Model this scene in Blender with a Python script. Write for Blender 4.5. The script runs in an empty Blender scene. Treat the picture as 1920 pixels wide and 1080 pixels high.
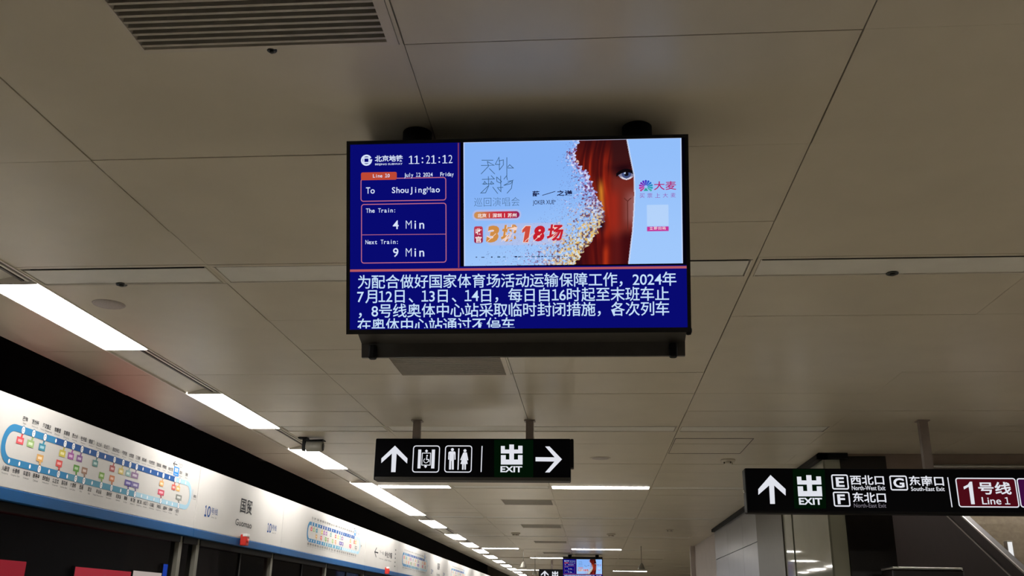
import bpy, bmesh, math, random
import numpy as np
from mathutils import Vector, Matrix
random.seed(7)
rng = np.random.default_rng(7)
SC = bpy.context.scene
COL = SC.collection

# ------------------------------------------------------------------ camera
F_PX = 1761.95                                    # focal length for the 1920 px wide frame
RIGHT = Vector((0.99664052, 0.08041351, 0.01553512))
DOWN = Vector((-0.01167479, 0.32723652, -0.94487034))
FWD = Vector((-0.08106400, 0.94151469, 0.32707599))
EYE = Vector((0, 0, 1.5))
cam = bpy.data.cameras.new('camera')
cam.sensor_fit = 'HORIZONTAL'; cam.sensor_width = 36; cam.lens = F_PX/1920*36
cam.clip_start = 0.05; cam.clip_end = 300
camo = bpy.data.objects.new('camera', cam); COL.objects.link(camo)
mw = Matrix((( RIGHT.x, -DOWN.x, -FWD.x, EYE.x), (RIGHT.y, -DOWN.y, -FWD.y, EYE.y),
             (RIGHT.z, -DOWN.z, -FWD.z, EYE.z), (0, 0, 0, 1)))
camo.matrix_world = mw
SC.camera = camo

# ------------------------------------------------------------------ world, exposure
w = bpy.data.worlds.new('station_dark'); SC.world = w; w.use_nodes = True
bg = w.node_tree.nodes['Background']; bg.inputs[0].default_value = (1, .93, .84, 1); bg.inputs[1].default_value = 0.0
SC.view_settings.view_transform = 'Standard'; SC.view_settings.look = 'None'
SC.view_settings.exposure = 0.0; SC.view_settings.gamma = 1.0; SC.view_settings.use_curve_mapping = False
LAMP = 32.0                                        # radiance of a lit lamp diffuser
LAMP_COL = (1.0, .955, .885)

# ------------------------------------------------------------------ levels and grid of the station
ZC = 3.25                                          # ceiling height
XS = [-3.51, -2.05, -0.59, 0.87, 2.33, 3.79, 5.25, 6.71, 8.17]    # ceiling seams running along the platform
BAY = 4.6
XH = -3.75                                         # face of the screen door header

def ray(px, py):
    return RIGHT*((px-960)/F_PX) + DOWN*((py-540)/F_PX) + FWD
def on_z(px, py, z=ZC):
    d = ray(px, py); return EYE + d*((z-EYE.z)/d.z)
def on_y(px, py, y):
    d = ray(px, py); return EYE + d*(y/d.y)
def on_x(px, py, x):
    d = ray(px, py); return EYE + d*(x/d.x)

# ------------------------------------------------------------------ materials
def lin(c):
    c = c/255.0
    return c/12.92 if c <= .04045 else ((c+.055)/1.055)**2.4
def rgb(r, g, b): return (lin(r), lin(g), lin(b), 1)
_m = {}
def mat(name, col, rough=.5, metal=0.0, noise=.0, scale=6.0, bump=0.0, spec=.5):
    if name in _m: return _m[name]
    m = bpy.data.materials.new(name); m.use_nodes = True
    nt = m.node_tree; b = nt.nodes['Principled BSDF']
    b.inputs['Base Color'].default_value = col
    b.inputs['Roughness'].default_value = rough; b.inputs['Metallic'].default_value = metal
    b.inputs['Specular IOR Level'].default_value = spec
    if noise or bump:
        tc = nt.nodes.new('ShaderNodeTexCoord'); n = nt.nodes.new('ShaderNodeTexNoise')
        n.inputs['Scale'].default_value = scale; n.inputs['Detail'].default_value = 5
        nt.links.new(tc.outputs['Object'], n.inputs['Vector'])
        if noise:
            r = nt.nodes.new('ShaderNodeMapRange')
            r.inputs['To Min'].default_value = 1-noise; r.inputs['To Max'].default_value = 1+noise
            r.inputs['From Min'].default_value = .3; r.inputs['From Max'].default_value = .7
            nt.links.new(n.outputs['Fac'], r.inputs['Value'])
            v = nt.nodes.new('ShaderNodeVectorMath'); v.operation = 'SCALE'
            v.inputs[0].default_value = col[:3]
            nt.links.new(r.outputs['Result'], v.inputs['Scale'])
            nt.links.new(v.outputs['Vector'], b.inputs['Base Color'])
        if bump:
            bp = nt.nodes.new('ShaderNodeBump'); bp.inputs['Strength'].default_value = bump
            bp.inputs['Distance'].default_value = .01
            nt.links.new(n.outputs['Fac'], bp.inputs['Height']); nt.links.new(bp.outputs['Normal'], b.inputs['Normal'])
    _m[name] = m; return m
def emit(name, col, strength=1.0):
    if name in _m: return _m[name]
    m = bpy.data.materials.new(name); m.use_nodes = True
    nt = m.node_tree; nt.nodes.remove(nt.nodes['Principled BSDF'])
    e = nt.nodes.new('ShaderNodeEmission'); e.inputs[0].default_value = col; e.inputs[1].default_value = strength
    nt.links.new(e.outputs[0], nt.nodes['Material Output'].inputs[0])
    _m[name] = m; return m
def emit_attr(name, attr):
    m = bpy.data.materials.new(name); m.use_nodes = True
    nt = m.node_tree; nt.nodes.remove(nt.nodes['Principled BSDF'])
    e = nt.nodes.new('ShaderNodeEmission'); a = nt.nodes.new('ShaderNodeAttribute'); a.attribute_name = attr
    nt.links.new(a.outputs['Color'], e.inputs[0]); nt.links.new(e.outputs[0], nt.nodes['Material Output'].inputs[0])
    return m
def glass(name, tint, gloss=.12, rough=.03):
    m = bpy.data.materials.new(name); m.use_nodes = True
    nt = m.node_tree; nt.nodes.remove(nt.nodes['Principled BSDF'])
    t = nt.nodes.new('ShaderNodeBsdfTransparent'); t.inputs[0].default_value = tint
    g = nt.nodes.new('ShaderNodeBsdfGlossy'); g.inputs['Roughness'].default_value = rough
    lw = nt.nodes.new('ShaderNodeLayerWeight'); lw.inputs[0].default_value = .5
    pw = nt.nodes.new('ShaderNodeMath'); pw.operation = 'POWER'; pw.inputs[1].default_value = 5; nt.links.new(lw.outputs['Facing'], pw.inputs[0])
    fr = nt.nodes.new('ShaderNodeMapRange'); fr.inputs['To Min'].default_value = .006; fr.inputs['To Max'].default_value = .35; nt.links.new(pw.outputs[0], fr.inputs['Value'])
    mx = nt.nodes.new('ShaderNodeMixShader')
    nt.links.new(fr.outputs[0], mx.inputs[0]); nt.links.new(t.outputs[0], mx.inputs[1]); nt.links.new(g.outputs[0], mx.inputs[2])
    nt.links.new(mx.outputs[0], nt.nodes['Material Output'].inputs[0])
    return m

M_CEIL = mat('cream_ceiling_metal', (.60, .55, .45, 1), .30, 0, .045, 2.3, spec=.22)
M_CEILDARK = mat('ceiling_void_black', (.006, .005, .004, 1), .9)
M_FLOOR = mat('platform_granite', (.42, .38, .31, 1), .14, 0, .12, 14, spec=1.0)
M_WALLDARK = mat('tunnel_black', (.006, .004, .005, 1), .9)
M_WALL = mat('hall_wall_beige', (.45, .40, .33, 1), .5, 0, .05, 3)
M_STEEL = mat('brushed_steel', (.42, .41, .38, 1), .35, .9, .08, 20)
M_TROUGH = mat('trough_enamel', (.74, .70, .63, 1), .35, 0, .04, 8)
M_SLAT = mat('dark_slat', (.10, .09, .08, 1), .5, .4)
M_RECESS = mat('recess_enamel', (.68, .65, .58, 1), .5, 0, .03, 8)
M_UNLIT = mat('unlit_diffuser', (.70, .69, .64, 1), .45, 0, .04, 6)
M_VENT = mat('vent_aluminium', (.44, .41, .35, 1), .45, .1, .08, 20)
M_VENTFRAME = mat('vent_frame_cream', (.58, .53, .45, 1), .4, 0, .03, 9)
M_BLACK = mat('satin_black', (.006, .006, .007, 1), .6, 0, .1, 30, spec=.15)
M_BEZEL = mat('screen_bezel_black', (.004, .004, .005, 1), .35)
M_SHROUD = mat('shroud_dark_grey', (.035, .032, .028, 1), .5, 0, .12, 18)
M_POST = mat('post_brown_grey', (.22, .18, .16, 1), .5, .2, .06, 20)
M_HEAD = mat('header_white', (.40, .392, .383, 1), .45, 0, .03, 2.5, spec=.25)
M_BLUE = mat('header_blue', rgb(3, 66, 116), .6, 0, .04, 5, spec=.15)
M_SEAM = mat('seam_grey', (.12, .12, .12, 1), .8)
M_RED = mat('alarm_red', rgb(190, 45, 35), .35)
M_DOORFRAME = mat('door_frame_aluminium', (.17, .165, .14, 1), .45, .4, .06, 14)
M_CLAD = mat('cladding_grey', (.23, .24, .26, 1), .3, .35, .06, 2.5)
M_PILASTER = mat('pilaster_bronze_grey', (.075, .068, .055, 1), .4, .4, .08, 9)
M_GLAZE = mat('glazed_green_grey', (.25, .26, .21, 1), .04, .0, .05, 2.2, spec=.6)
M_GRANITE = mat('black_granite', (.010, .008, .008, 1), .25, 0, .4, 40)
M_BULK = mat('bronze_bulkhead', (.26, .20, .17, 1), .45, .2, .08, 5)
M_BALUS = mat('balustrade_brown', (.034, .024, .023, 1), .45, .1, .1, 8)
M_WELL = mat('stairwell_beige', (.52, .47, .45, 1), .55, 0, .05, 3)
M_GREYPLASTIC = mat('grey_plastic', (.22, .21, .18, 1), .5, 0, .06, 20)
M_IVORY = mat('ivory_plastic', (.62, .58, .50, 1), .45, 0, .03, 10)
M_DARKHOLE = mat('dark_green_plug', (.008, .012, .010, 1), .4)
M_GRILLE = mat('speaker_grille_grey', (.42, .37, .35, 1), .5, 0, .1, 120)
M_INK = mat('print_dark', rgb(28, 30, 38), .7, spec=.1)
M_INKL = mat('print_grey', rgb(88, 90, 92), .7, spec=.1)
M_INKB = mat('print_blue', rgb(22, 62, 118), .7, spec=.1)
M_PRINTW = mat('print_white', (.62, .62, .62, 1), .6, spec=.2)
def ink(r, g, b): return mat('print_%d_%d_%d' % (r, g, b), rgb(r, g, b), .7, spec=.1)
E_LAMP = emit('lamp_diffuser_glow', LAMP_COL+(1,), LAMP)
E_SIGN = emit('sign_glow_white', rgb(222, 224, 232))
E_SIGNDIM = emit('sign_glow_dim', rgb(120, 115, 125))

# ------------------------------------------------------------------ object helpers
def tag(o, label=None, cat=None, group=None, kind=None):
    if label: o['label'] = label
    if cat: o['category'] = cat
    if group: o['group'] = group
    if kind: o['kind'] = kind
    return o
def thing(name, label, cat, loc=(0, 0, 0), group=None, kind=None):
    o = bpy.data.objects.new(name, None); COL.objects.link(o)
    o.empty_display_size = .1; o.location = loc
    return tag(o, label, cat, group, kind)
def base_of(p):
    b = Vector((0, 0, 0))
    while p is not None:
        b += p.location; p = p.parent
    return b
def copy_tree(o, parent=None):
    c = o.copy(); COL.objects.link(c)
    if parent is not None: c.parent = parent
    for ch in list(o.children): copy_tree(ch, c)
    return c

class MB:
    """collects shapes in world coordinates and links them as one mesh object"""
    def __init__(s): s.v = []; s.f = []; s.m = []; s.mats = []; s.smooth = []
    def mi(s, m):
        if m not in s.mats: s.mats.append(m)
        return s.mats.index(m)
    def add(s, vs, fs, m, smooth=False):
        b = len(s.v); k = s.mi(m)
        s.v += [tuple(p) for p in vs]
        for f in fs: s.f.append([b+i for i in f]); s.m.append(k); s.smooth.append(smooth)
    def box(s, a, b, m):
        x0, y0, z0 = [min(a[i], b[i]) for i in range(3)]; x1, y1, z1 = [max(a[i], b[i]) for i in range(3)]
        s.add([(x0,y0,z0),(x1,y0,z0),(x1,y1,z0),(x0,y1,z0),(x0,y0,z1),(x1,y0,z1),(x1,y1,z1),(x0,y1,z1)],
              [(0,3,2,1),(4,5,6,7),(0,1,5,4),(1,2,6,5),(2,3,7,6),(3,0,4,7)], m)
    def obox(s, o, ax, ay, az, m):
        """box from corner o with edge vectors"""
        o = Vector(o); P = [o, o+ax, o+ax+ay, o+ay]; Q = [p+az for p in P]
        s.add(P+Q, [(0,3,2,1),(4,5,6,7),(0,1,5,4),(1,2,6,5),(2,3,7,6),(3,0,4,7)], m)
    def bevbox(s, a, b, m, r=.01, seg=2):
        bm = bmesh.new(); bmesh.ops.create_cube(bm, size=1)
        c = [(a[i]+b[i])/2 for i in range(3)]; d = [abs(b[i]-a[i]) for i in range(3)]
        for v in bm.verts: v.co = Vector((c[0]+v.co.x*d[0], c[1]+v.co.y*d[1], c[2]+v.co.z*d[2]))
        bmesh.ops.bevel(bm, geom=bm.edges[:], offset=r, segments=seg, affect='EDGES', profile=.5)
        bm.verts.index_update()
        s.add([v.co[:] for v in bm.verts], [[v.index for v in f.verts] for f in bm.faces], m); bm.free()
    def prism(s, pts, ext, m):
        """closed polygon pts (3d) extruded along ext"""
        n = len(pts); P = [Vector(p) for p in pts]; Q = [p+Vector(ext) for p in P]
        s.add(P+Q, [list(range(n))[::-1], [n+i for i in range(n)]]+[(i, (i+1) % n, n+(i+1) % n, n+i) for i in range(n)], m)
    def lathe(s, c, prof, m, axis='z', n=24, smooth=True):
        """profile (r, h) turned about an axis through c"""
        vs = []
        for r, h in prof:
            for k in range(n):
                a = 2*math.pi*k/n; x, y = r*math.cos(a), r*math.sin(a)
                p = {'z': (x, y, h), 'x': (h, x, y), 'y': (x, h, y)}[axis]
                vs.append((c[0]+p[0], c[1]+p[1], c[2]+p[2]))
        fs = []
        for j in range(len(prof)-1):
            for k in range(n):
                fs.append((j*n+k, j*n+(k+1) % n, (j+1)*n+(k+1) % n, (j+1)*n+k))
        fs.append(list(range(n))[::-1]); fs.append([(len(prof)-1)*n+k for k in range(n)])
        s.add(vs, fs, m, smooth)
    def tube(s, p0, p1, r, m, n=12):
        p0 = Vector(p0); p1 = Vector(p1); d = (p1-p0).normalized()
        u = d.orthogonal().normalized(); v = d.cross(u)
        R = [u*math.cos(2*math.pi*k/n)*r+v*math.sin(2*math.pi*k/n)*r for k in range(n)]
        s.add([p0+q for q in R]+[p1+q for q in R], [(k, (k+1) % n, n+(k+1) % n, n+k) for k in range(n)]+[list(range(n))[::-1], [n+k for k in range(n)]], m, True)
    def build(s, name, parent=None, recalc=True):
        me = bpy.data.meshes.new(name)
        b = base_of(parent)
        me.from_pydata([(p[0]-b.x, p[1]-b.y, p[2]-b.z) for p in s.v], [], s.f)
        for m in s.mats: me.materials.append(m)
        me.polygons.foreach_set('material_index', s.m)
        me.polygons.foreach_set('use_smooth', s.smooth)
        if recalc:
            bm = bmesh.new(); bm.from_mesh(me); bmesh.ops.recalc_face_normals(bm, faces=bm.faces[:]); bm.to_mesh(me); bm.free()
        me.update()
        o = bpy.data.objects.new(name, me); COL.objects.link(o)
        if parent is not None: o.parent = parent
        return o

def structure(mb, name, label, cat):
    return tag(mb.build(name), label, cat, kind='structure')

# ------------------------------------------------------------------ lettering on flat faces
_txt = bpy.data.curves.new('lettering', 'FONT'); _txto = bpy.data.objects.new('lettering', _txt); COL.objects.link(_txto)
_tcache = {}
def glyphs(body, bold=0.0):
    if body in ('1', '10'): body = body.replace('1', '\uff11').replace('0', '\uff10')
    k = (body, bold)
    if k not in _tcache:
        _txt.body = body; _txt.offset = bold; _txt.resolution_u = 3
        dg = bpy.context.evaluated_depsgraph_get(); dg.update()
        me = bpy.data.meshes.new_from_object(_txto.evaluated_get(dg), depsgraph=dg)
        vs = [(v.co.x, v.co.y) for v in me.vertices]; fs = [tuple(p.vertices) for p in me.polygons]
        bpy.data.meshes.remove(me)
        _tcache[k] = (vs, fs)
    return _tcache[k]
class Face:
    """a plane in the world with its own u (right), v (up) and outward normal"""
    def __init__(s, o, u, v):
        s.o = Vector(o); s.u = Vector(u).normalized(); s.v = Vector(v).normalized(); s.n = s.u.cross(s.v)
    def at(s, u, v, d=0): return s.o + s.u*u + s.v*v + s.n*d
    def uv(s, px, py):
        d = ray(px, py); t = (s.o-EYE).dot(s.n)/d.dot(s.n); p = EYE+d*t-s.o
        return (p.dot(s.u), p.dot(s.v))
class Print(MB):
    def __init__(s, face, px=True): super().__init__(); s.F = face; s.px = px; s.clip_v = None
    def c(s, p): return s.F.uv(*p) if s.px else p
    def poly(s, pts, m, d=.001):
        s.add([s.F.at(*s.c(p), d) for p in pts], [list(range(len(pts)))], m)
    def rect(s, a, b, m, d=.001):
        (u0, v0), (u1, v1) = s.c(a), s.c(b)
        s.add([s.F.at(u0, v0, d), s.F.at(u1, v0, d), s.F.at(u1, v1, d), s.F.at(u0, v1, d)], [(0, 1, 2, 3)], m)
    def stroke_uv(s, P, wd, m, d=.001, closed=False):
        P = [Vector(p).to_2d() if len(p) == 3 else Vector(p) for p in P]; n = len(P); L = []; R = []
        for i in range(n):
            a = P[i-1] if (i > 0 or closed) else None; b = P[(i+1) % n] if (i < n-1 or closed) else None
            t1 = (P[i]-a).normalized() if a is not None else None; t2 = (b-P[i]).normalized() if b is not None else None
            t = t1 if t2 is None else t2 if t1 is None else (t1+t2)
            t = t.normalized() if t.length > 1e-6 else t1
            nn = Vector((-t.y, t.x)); ref = t2 if t2 is not None else t1
            k = 1/max(.35, abs(nn.dot(Vector((-ref.y, ref.x)))))
            L.append(P[i]+nn*wd/2*k); R.append(P[i]-nn*wd/2*k)
        vs = [s.F.at(q.x, q.y, d) for q in L]+[s.F.at(q.x, q.y, d) for q in R]
        fs = [(n+i, n+(i+1) % n, (i+1) % n, i) for i in range(n if closed else n-1)]
        s.add(vs, fs, m)
    def stroke(s, pts, wd, m, d=.001, closed=False): s.stroke_uv([s.c(p) for p in pts], wd, m, d, closed)
    def rr(s, a, b, r, n=5):
        (u0, v0), (u1, v1) = s.c(a), s.c(b); u0, u1 = sorted((u0, u1)); v0, v1 = sorted((v0, v1)); out = []
        for cx_, cy_, a0 in ((u1-r, v1-r, 0), (u0+r, v1-r, 90), (u0+r, v0+r, 180), (u1-r, v0+r, 270)):
            for k in range(n+1):
                t = math.radians(a0+90*k/n); out.append((cx_+r*math.cos(t), cy_+r*math.sin(t)))
        return out
    def rrect(s, a, b, r, wd, m, d=.001): s.stroke_uv(s.rr(a, b, r), wd, m, d, True)
    def rfill(s, a, b, r, m, d=.001):
        P = s.rr(a, b, r); s.add([s.F.at(*p, d) for p in P], [list(range(len(P)))], m)
    def disc(s, c, r, m, d=.001, n=20, ry=None):
        u, v = s.c(c); ry = ry or r
        s.add([s.F.at(u+r*math.cos(2*math.pi*k/n), v+ry*math.sin(2*math.pi*k/n), d) for k in range(n)], [list(range(n))], m)
    def ring(s, c, r, wd, m, d=.001, a0=0, a1=360, n=24):
        u, v = s.c(c); full = a1-a0 >= 360
        s.stroke_uv([(u+r*math.cos(math.radians(a0+(a1-a0)*k/n)), v+r*math.sin(math.radians(a0+(a1-a0)*k/n))) for k in range(n if full else n+1)], wd, m, d, full)
    def _put(s, vs, fs, m, d):
        if s.clip_v is not None:
            bm = bmesh.new(); bv = [bm.verts.new((x, y, 0)) for x, y in vs]
            for f in fs:
                try: bm.faces.new([bv[i] for i in f])
                except ValueError: pass
            bmesh.ops.bisect_plane(bm, geom=bm.verts[:]+bm.edges[:]+bm.faces[:], plane_co=(0, s.clip_v, 0), plane_no=(0, 1, 0), clear_inner=True)
            bm.verts.index_update(); vs = [(v.co.x, v.co.y) for v in bm.verts]; fs = [[v.index for v in f.verts] for f in bm.faces]; bm.free()
        s.add([s.F.at(x, y, d) for x, y in vs], fs, m)
    def fit(s, body, a, b, m, d=.0012, bold=0.0, shear=0.0):
        """text filling the box between corners a and b"""
        (u0, v0), (u1, v1) = s.c(a), s.c(b); u0, u1 = sorted((u0, u1)); v0, v1 = sorted((v0, v1))
        vs, fs = glyphs(body, bold)
        if not vs: return
        x0 = min(p[0] for p in vs); x1 = max(p[0] for p in vs); y0 = min(p[1] for p in vs); y1 = max(p[1] for p in vs)
        kx = (u1-u0)/max(1e-6, x1-x0); ky = (v1-v0)/max(1e-6, y1-y0)
        s._put([(u0+(x-x0)*kx+shear*(y-y0)*ky, v0+(y-y0)*ky) for x, y in vs], fs, m, d)
    def cells(s, body, u, v, cell, size, m, d=.0012, bold=0.0, half=True):
        """fixed pitch text, ASCII in half cells; u, v is the left end of the baseline"""
        for ch in body:
            wide = ord(ch) > 255; cw = cell if wide or not half else cell/2
            vs, fs = glyphs(ch, bold)
            if vs:
                x0 = min(p[0] for p in vs); x1 = max(p[0] for p in vs); ww = (x1-x0)*size
                k = size
                kx = size if ww <= cw*.98 else size*cw*.94/ww
                if kx < size*.8:
                    vs, fs = glyphs(ch, -.012 if ch in 'MW' else .006); x0 = min(p[0] for p in vs); x1 = max(p[0] for p in vs); kx = cw*.90/(x1-x0)
                if wide and ch in '，、': off = u+cw*.12-x0*kx
                else: off = u+cw/2-(x0+x1)/2*kx
                s._put([(off+x*kx, v+y*k) for x, y in vs], fs, m, d)
            u += cw
        return u

# ================================================================== LARGE STRUCTURE
Y0, Y1 = -14.0, 62.0
mb = MB(); mb.box((-3.72, Y0, -.2), (16, Y1, 0), M_FLOOR)
structure(mb, 'floor', 'pale granite platform floor below the view', 'floor')

# ceiling: cream metal tiles with real gaps, a black void above them
TROUGH = (-3.47, -3.15)
rowy = []
y = -3*BAY
for k in range(-3, 14):
    b0 = k*BAY
    if k == 0: rowy += [b0, b0+.3, 1.15, 1.88, 2.60, 3.36, 4.13]
    else: rowy += [b0, b0+.3]+[b0+.3+.7167*i for i in range(1, 6)]
rowy.append(14*BAY)
cols = [(-4.04, TROUGH[0]), (TROUGH[1], XS[1])]+[(XS[i], XS[i+1]) for i in range(1, 8)]+[(XS[8], 9.63), (9.63, 11.09), (11.09, 12.55), (12.55, 16)]
VENTS = [(1.84, 2.60), (6.32, 7.10), (11.05, 11.80), (15.53, 16.30), (20.02, 20.80), (24.62, 25.35), (29.2, 29.95)]
VX = (-1.47, -.605)
STRIPS = {}                                        # (bay, column) of the ceiling strips: lit or not
for k in range(0, 13):
    for ci in (1, 2, 3, 4): STRIPS[(k, ci)] = False
for q in ((3, 1), (3, 3), (6, 1), (6, 3), (7, 2), (9, 1), (9, 4), (10, 2), (11, 3), (1, 5), (1, 6), (0, 6)): STRIPS[q] = True  # last three, out of view on the right, are added to brighten that side
STRIP_Y = (.03, .29)
holes = [(VX[0], a, VX[1], b) for a, b in VENTS]
for (k, ci) in STRIPS:
    holes.append((cols[ci][0]+.02, k*BAY+STRIP_Y[0], cols[ci][1]-.02, k*BAY+STRIP_Y[1]))
WELL = (2.60, 10.9, 8.1, 20.8)                       # opening in the ceiling over the stairs
def cut(rects, h):
    out = []
    for x0, ya, x1, yb in rects:
        if h[0] >= x1-1e-6 or h[2] <= x0+1e-6 or h[1] >= yb-1e-6 or h[3] <= ya+1e-6: out.append((x0, ya, x1, yb)); continue
        hx0, hx1, hy0, hy1 = max(h[0], x0), min(h[2], x1), max(h[1], ya), min(h[3], yb)
        if hy0 > ya+1e-6: out.append((x0, ya, x1, hy0))
        if hy1 < yb-1e-6: out.append((x0, hy1, x1, yb))
        if hx0 > x0+1e-6: out.append((x0, hy0, hx0, hy1))
        if hx1 < x1-1e-6: out.append((hx1, hy0, x1, hy1))
    return out
mb = MB()
for ci, (x0, x1) in enumerate(cols):
    for j in range(len(rowy)-1):
        ya, yb = rowy[j], rowy[j+1]
        gx = .0014+.0016*random.random(); gy = .0012+.0009*random.random()
        dz = random.uniform(-.0015, .0015); tx = random.uniform(-.0012, .0012); ty = random.uniform(-.0015, .0015)
        gl, gr = [(.0007 if abs(q-2.33) < .01 else .0022+.0018*random.random() if abs(q-.87) < .01 else gx) for q in (x0, x1)]
        for r in cut([(x0+gl, ya+gy, x1-gr, yb-gy)], WELL):
            rs = [r]
            for h in holes: rs = cut(rs, h)
            for a, b, c, d in rs:
                if c-a < .004 or d-b < .004: continue
                z = lambda X, Y: ZC+dz+tx*(X-x0)/(x1-x0)+ty*(Y-ya)/(yb-ya)
                lo = [(a, b, z(a, b)), (c, b, z(c, b)), (c, d, z(c, d)), (a, d, z(a, d))]
                hi = [(p[0], p[1], ZC+.022) for p in lo]
                mb.add(lo+hi, [(0,3,2,1),(4,5,6,7),(0,1,5,4),(1,2,6,5),(2,3,7,6),(3,0,4,7)], M_CEIL)
for r in cut([(-4.03, Y0, 16, Y1)], WELL): mb.box((r[0], r[1], ZC+.16), (r[2], r[3], ZC+.18), M_CEILDARK)
structure(mb, 'ceiling', 'cream metal ceiling of large tiles with thin dark joints', 'ceiling')

# light trough along the platform edge
mb = MB()
mb.box((TROUGH[0], Y0, ZC+.075), (TROUGH[1], Y1, ZC+.09), M_TROUGH)
mb.box((TROUGH[0]-.012, Y0, ZC-.006), (TROUGH[0], Y1, ZC+.09), M_TROUGH)
mb.box((TROUGH[1], Y0, ZC-.006), (TROUGH[1]+.012, Y1, ZC+.09), M_TROUGH)
mb.prism([(TROUGH[0], Y0, ZC+.01), (TROUGH[0]+.02, Y0, ZC+.01), (TROUGH[0]+.19, Y0, ZC+.05), (TROUGH[0]+.19, Y0, ZC+.07), (TROUGH[0], Y0, ZC+.07)], (0, Y1-Y0, 0), M_TROUGH)
for i in range(3): mb.box((TROUGH[1]-.105+.032*i, Y0, ZC+.012), (TROUGH[1]-.087+.032*i, Y1, ZC+.055), M_SLAT if i != 1 else M_TROUGH)
structure(mb, 'trim_1', 'long cream light trough recessed along the platform edge', 'trough')

# tunnel, side and end walls
mb = MB(); mb.box((-7.0, Y0, -1.5), (-6.6, Y1, 6), M_WALLDARK); mb.box((-7, Y0, -1.6), (-3.72, Y1, -1.5), M_WALLDARK); mb.box((-7, Y0, 6), (-4.05, Y1, 6.2), M_WALLDARK)
mb.box((-4.07, Y0, ZC+.03), (-4.05, Y1, 6), M_WALLDARK); mb.box((-3.95, Y0, -1.6), (-3.72, Y1, -.01), M_WALLDARK)
structure(mb, 'wall_left', 'black tunnel wall beyond the platform screen doors', 'wall')
mb = MB()
for yb_ in (8.4, 11.6, 14.9, 18.2): mb.box((-6.6, yb_, 4.3), (-4.07, yb_+.25, 4.6), mat('tunnel_beam_rust', (.03, .013, .012, 1), .5))
structure(mb, 'trim_2', 'dark rusty beams crossing above the track', 'beam')
mb = MB(); mb.box((16, Y0, 0), (16.3, Y1, ZC+.2), M_WALL); structure(mb, 'wall_right', 'beige wall on the far side of the platform', 'wall')
mb = MB(); mb.box((-7, Y1, -1.5), (16.3, Y1+.3, 6.2), M_WALL); structure(mb, 'wall_far', 'beige wall at the far end of the platform', 'wall')
mb = MB(); mb.box((-7, Y0-.3, -1.5), (16.3, Y0, 6.2), M_WALL); structure(mb, 'wall_back', 'beige wall behind the viewer', 'wall')

# ================================================================== PLATFORM EDGE LAMPS
lampspans = [(-.9, .6), (2.0, 3.45), (4.86, 6.28), (7.72, 9.31), (10.61, 12.15), (13.54, 15.08), (15.12, 16.66), (16.70, 18.25),
             (19.3, 21.0), (22.8, 24.4), (25.5, 27.2), (28.3, 29.9), (31.2, 32.8), (34.2, 35.8), (37.2, 38.8), (40.2, 41.8), (43.2, 44.8), (46.2, 47.8), (49.2, 50.8), (52.5, 54.1), (56, 57.6)]
names = ['trough lamp second behind the view', 'trough lamp just behind the left edge of the view', 'nearest trough lamp, cut by the left edge of the view', 'second trough lamp, above the route map', 'third trough lamp, beside the bullet camera',
         'fourth trough lamp, first of the long lit run', 'fifth trough lamp, middle of the long lit run', 'sixth trough lamp, last of the long lit run']
lamp0 = thing('strip_lamp', '', 'lamp', (-3.31, 0, ZC))
mb = MB(); mb.box((-3.455, 0, ZC-.005), (-3.165, 1.0, ZC+.012), E_LAMP); mb.build('diffuser', lamp0)
mb = MB(); mb.box((-3.462, .002, ZC+.012), (-3.158, .998, ZC+.06), M_TROUGH)
mb.box((-3.462, -.004, ZC-.006), (-3.158, 0, ZC+.06), M_TROUGH); mb.box((-3.462, 1.0, ZC-.006), (-3.158, 1.004, ZC+.06), M_TROUGH); mb.build('housing', lamp0)
for i, (a, b) in enumerate(lampspans):
    o = lamp0 if i == 0 else copy_tree(lamp0)
    o.location = (-3.31, a, ZC); o.scale = (1, b-a, 1)
    nm = names[i] if i < len(names) else 'trough lamp number %d from the near end of the platform edge row' % (i-1)
    tag(o, 'bright white '+nm, 'lamp', 'strip lamps along the platform edge')

# unseen row of the same lamps, added to brighten the right side
for i, (a, b) in enumerate(lampspans[:14]):
    o = copy_tree(lamp0); o.location = (12.3, a, ZC-.075); o.scale = (1, b-a, 1)
    tag(o, 'added unseen lamp number %d over the opposite platform edge' % (i+1), 'lamp', 'added strip lamps over the opposite platform edge')

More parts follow.
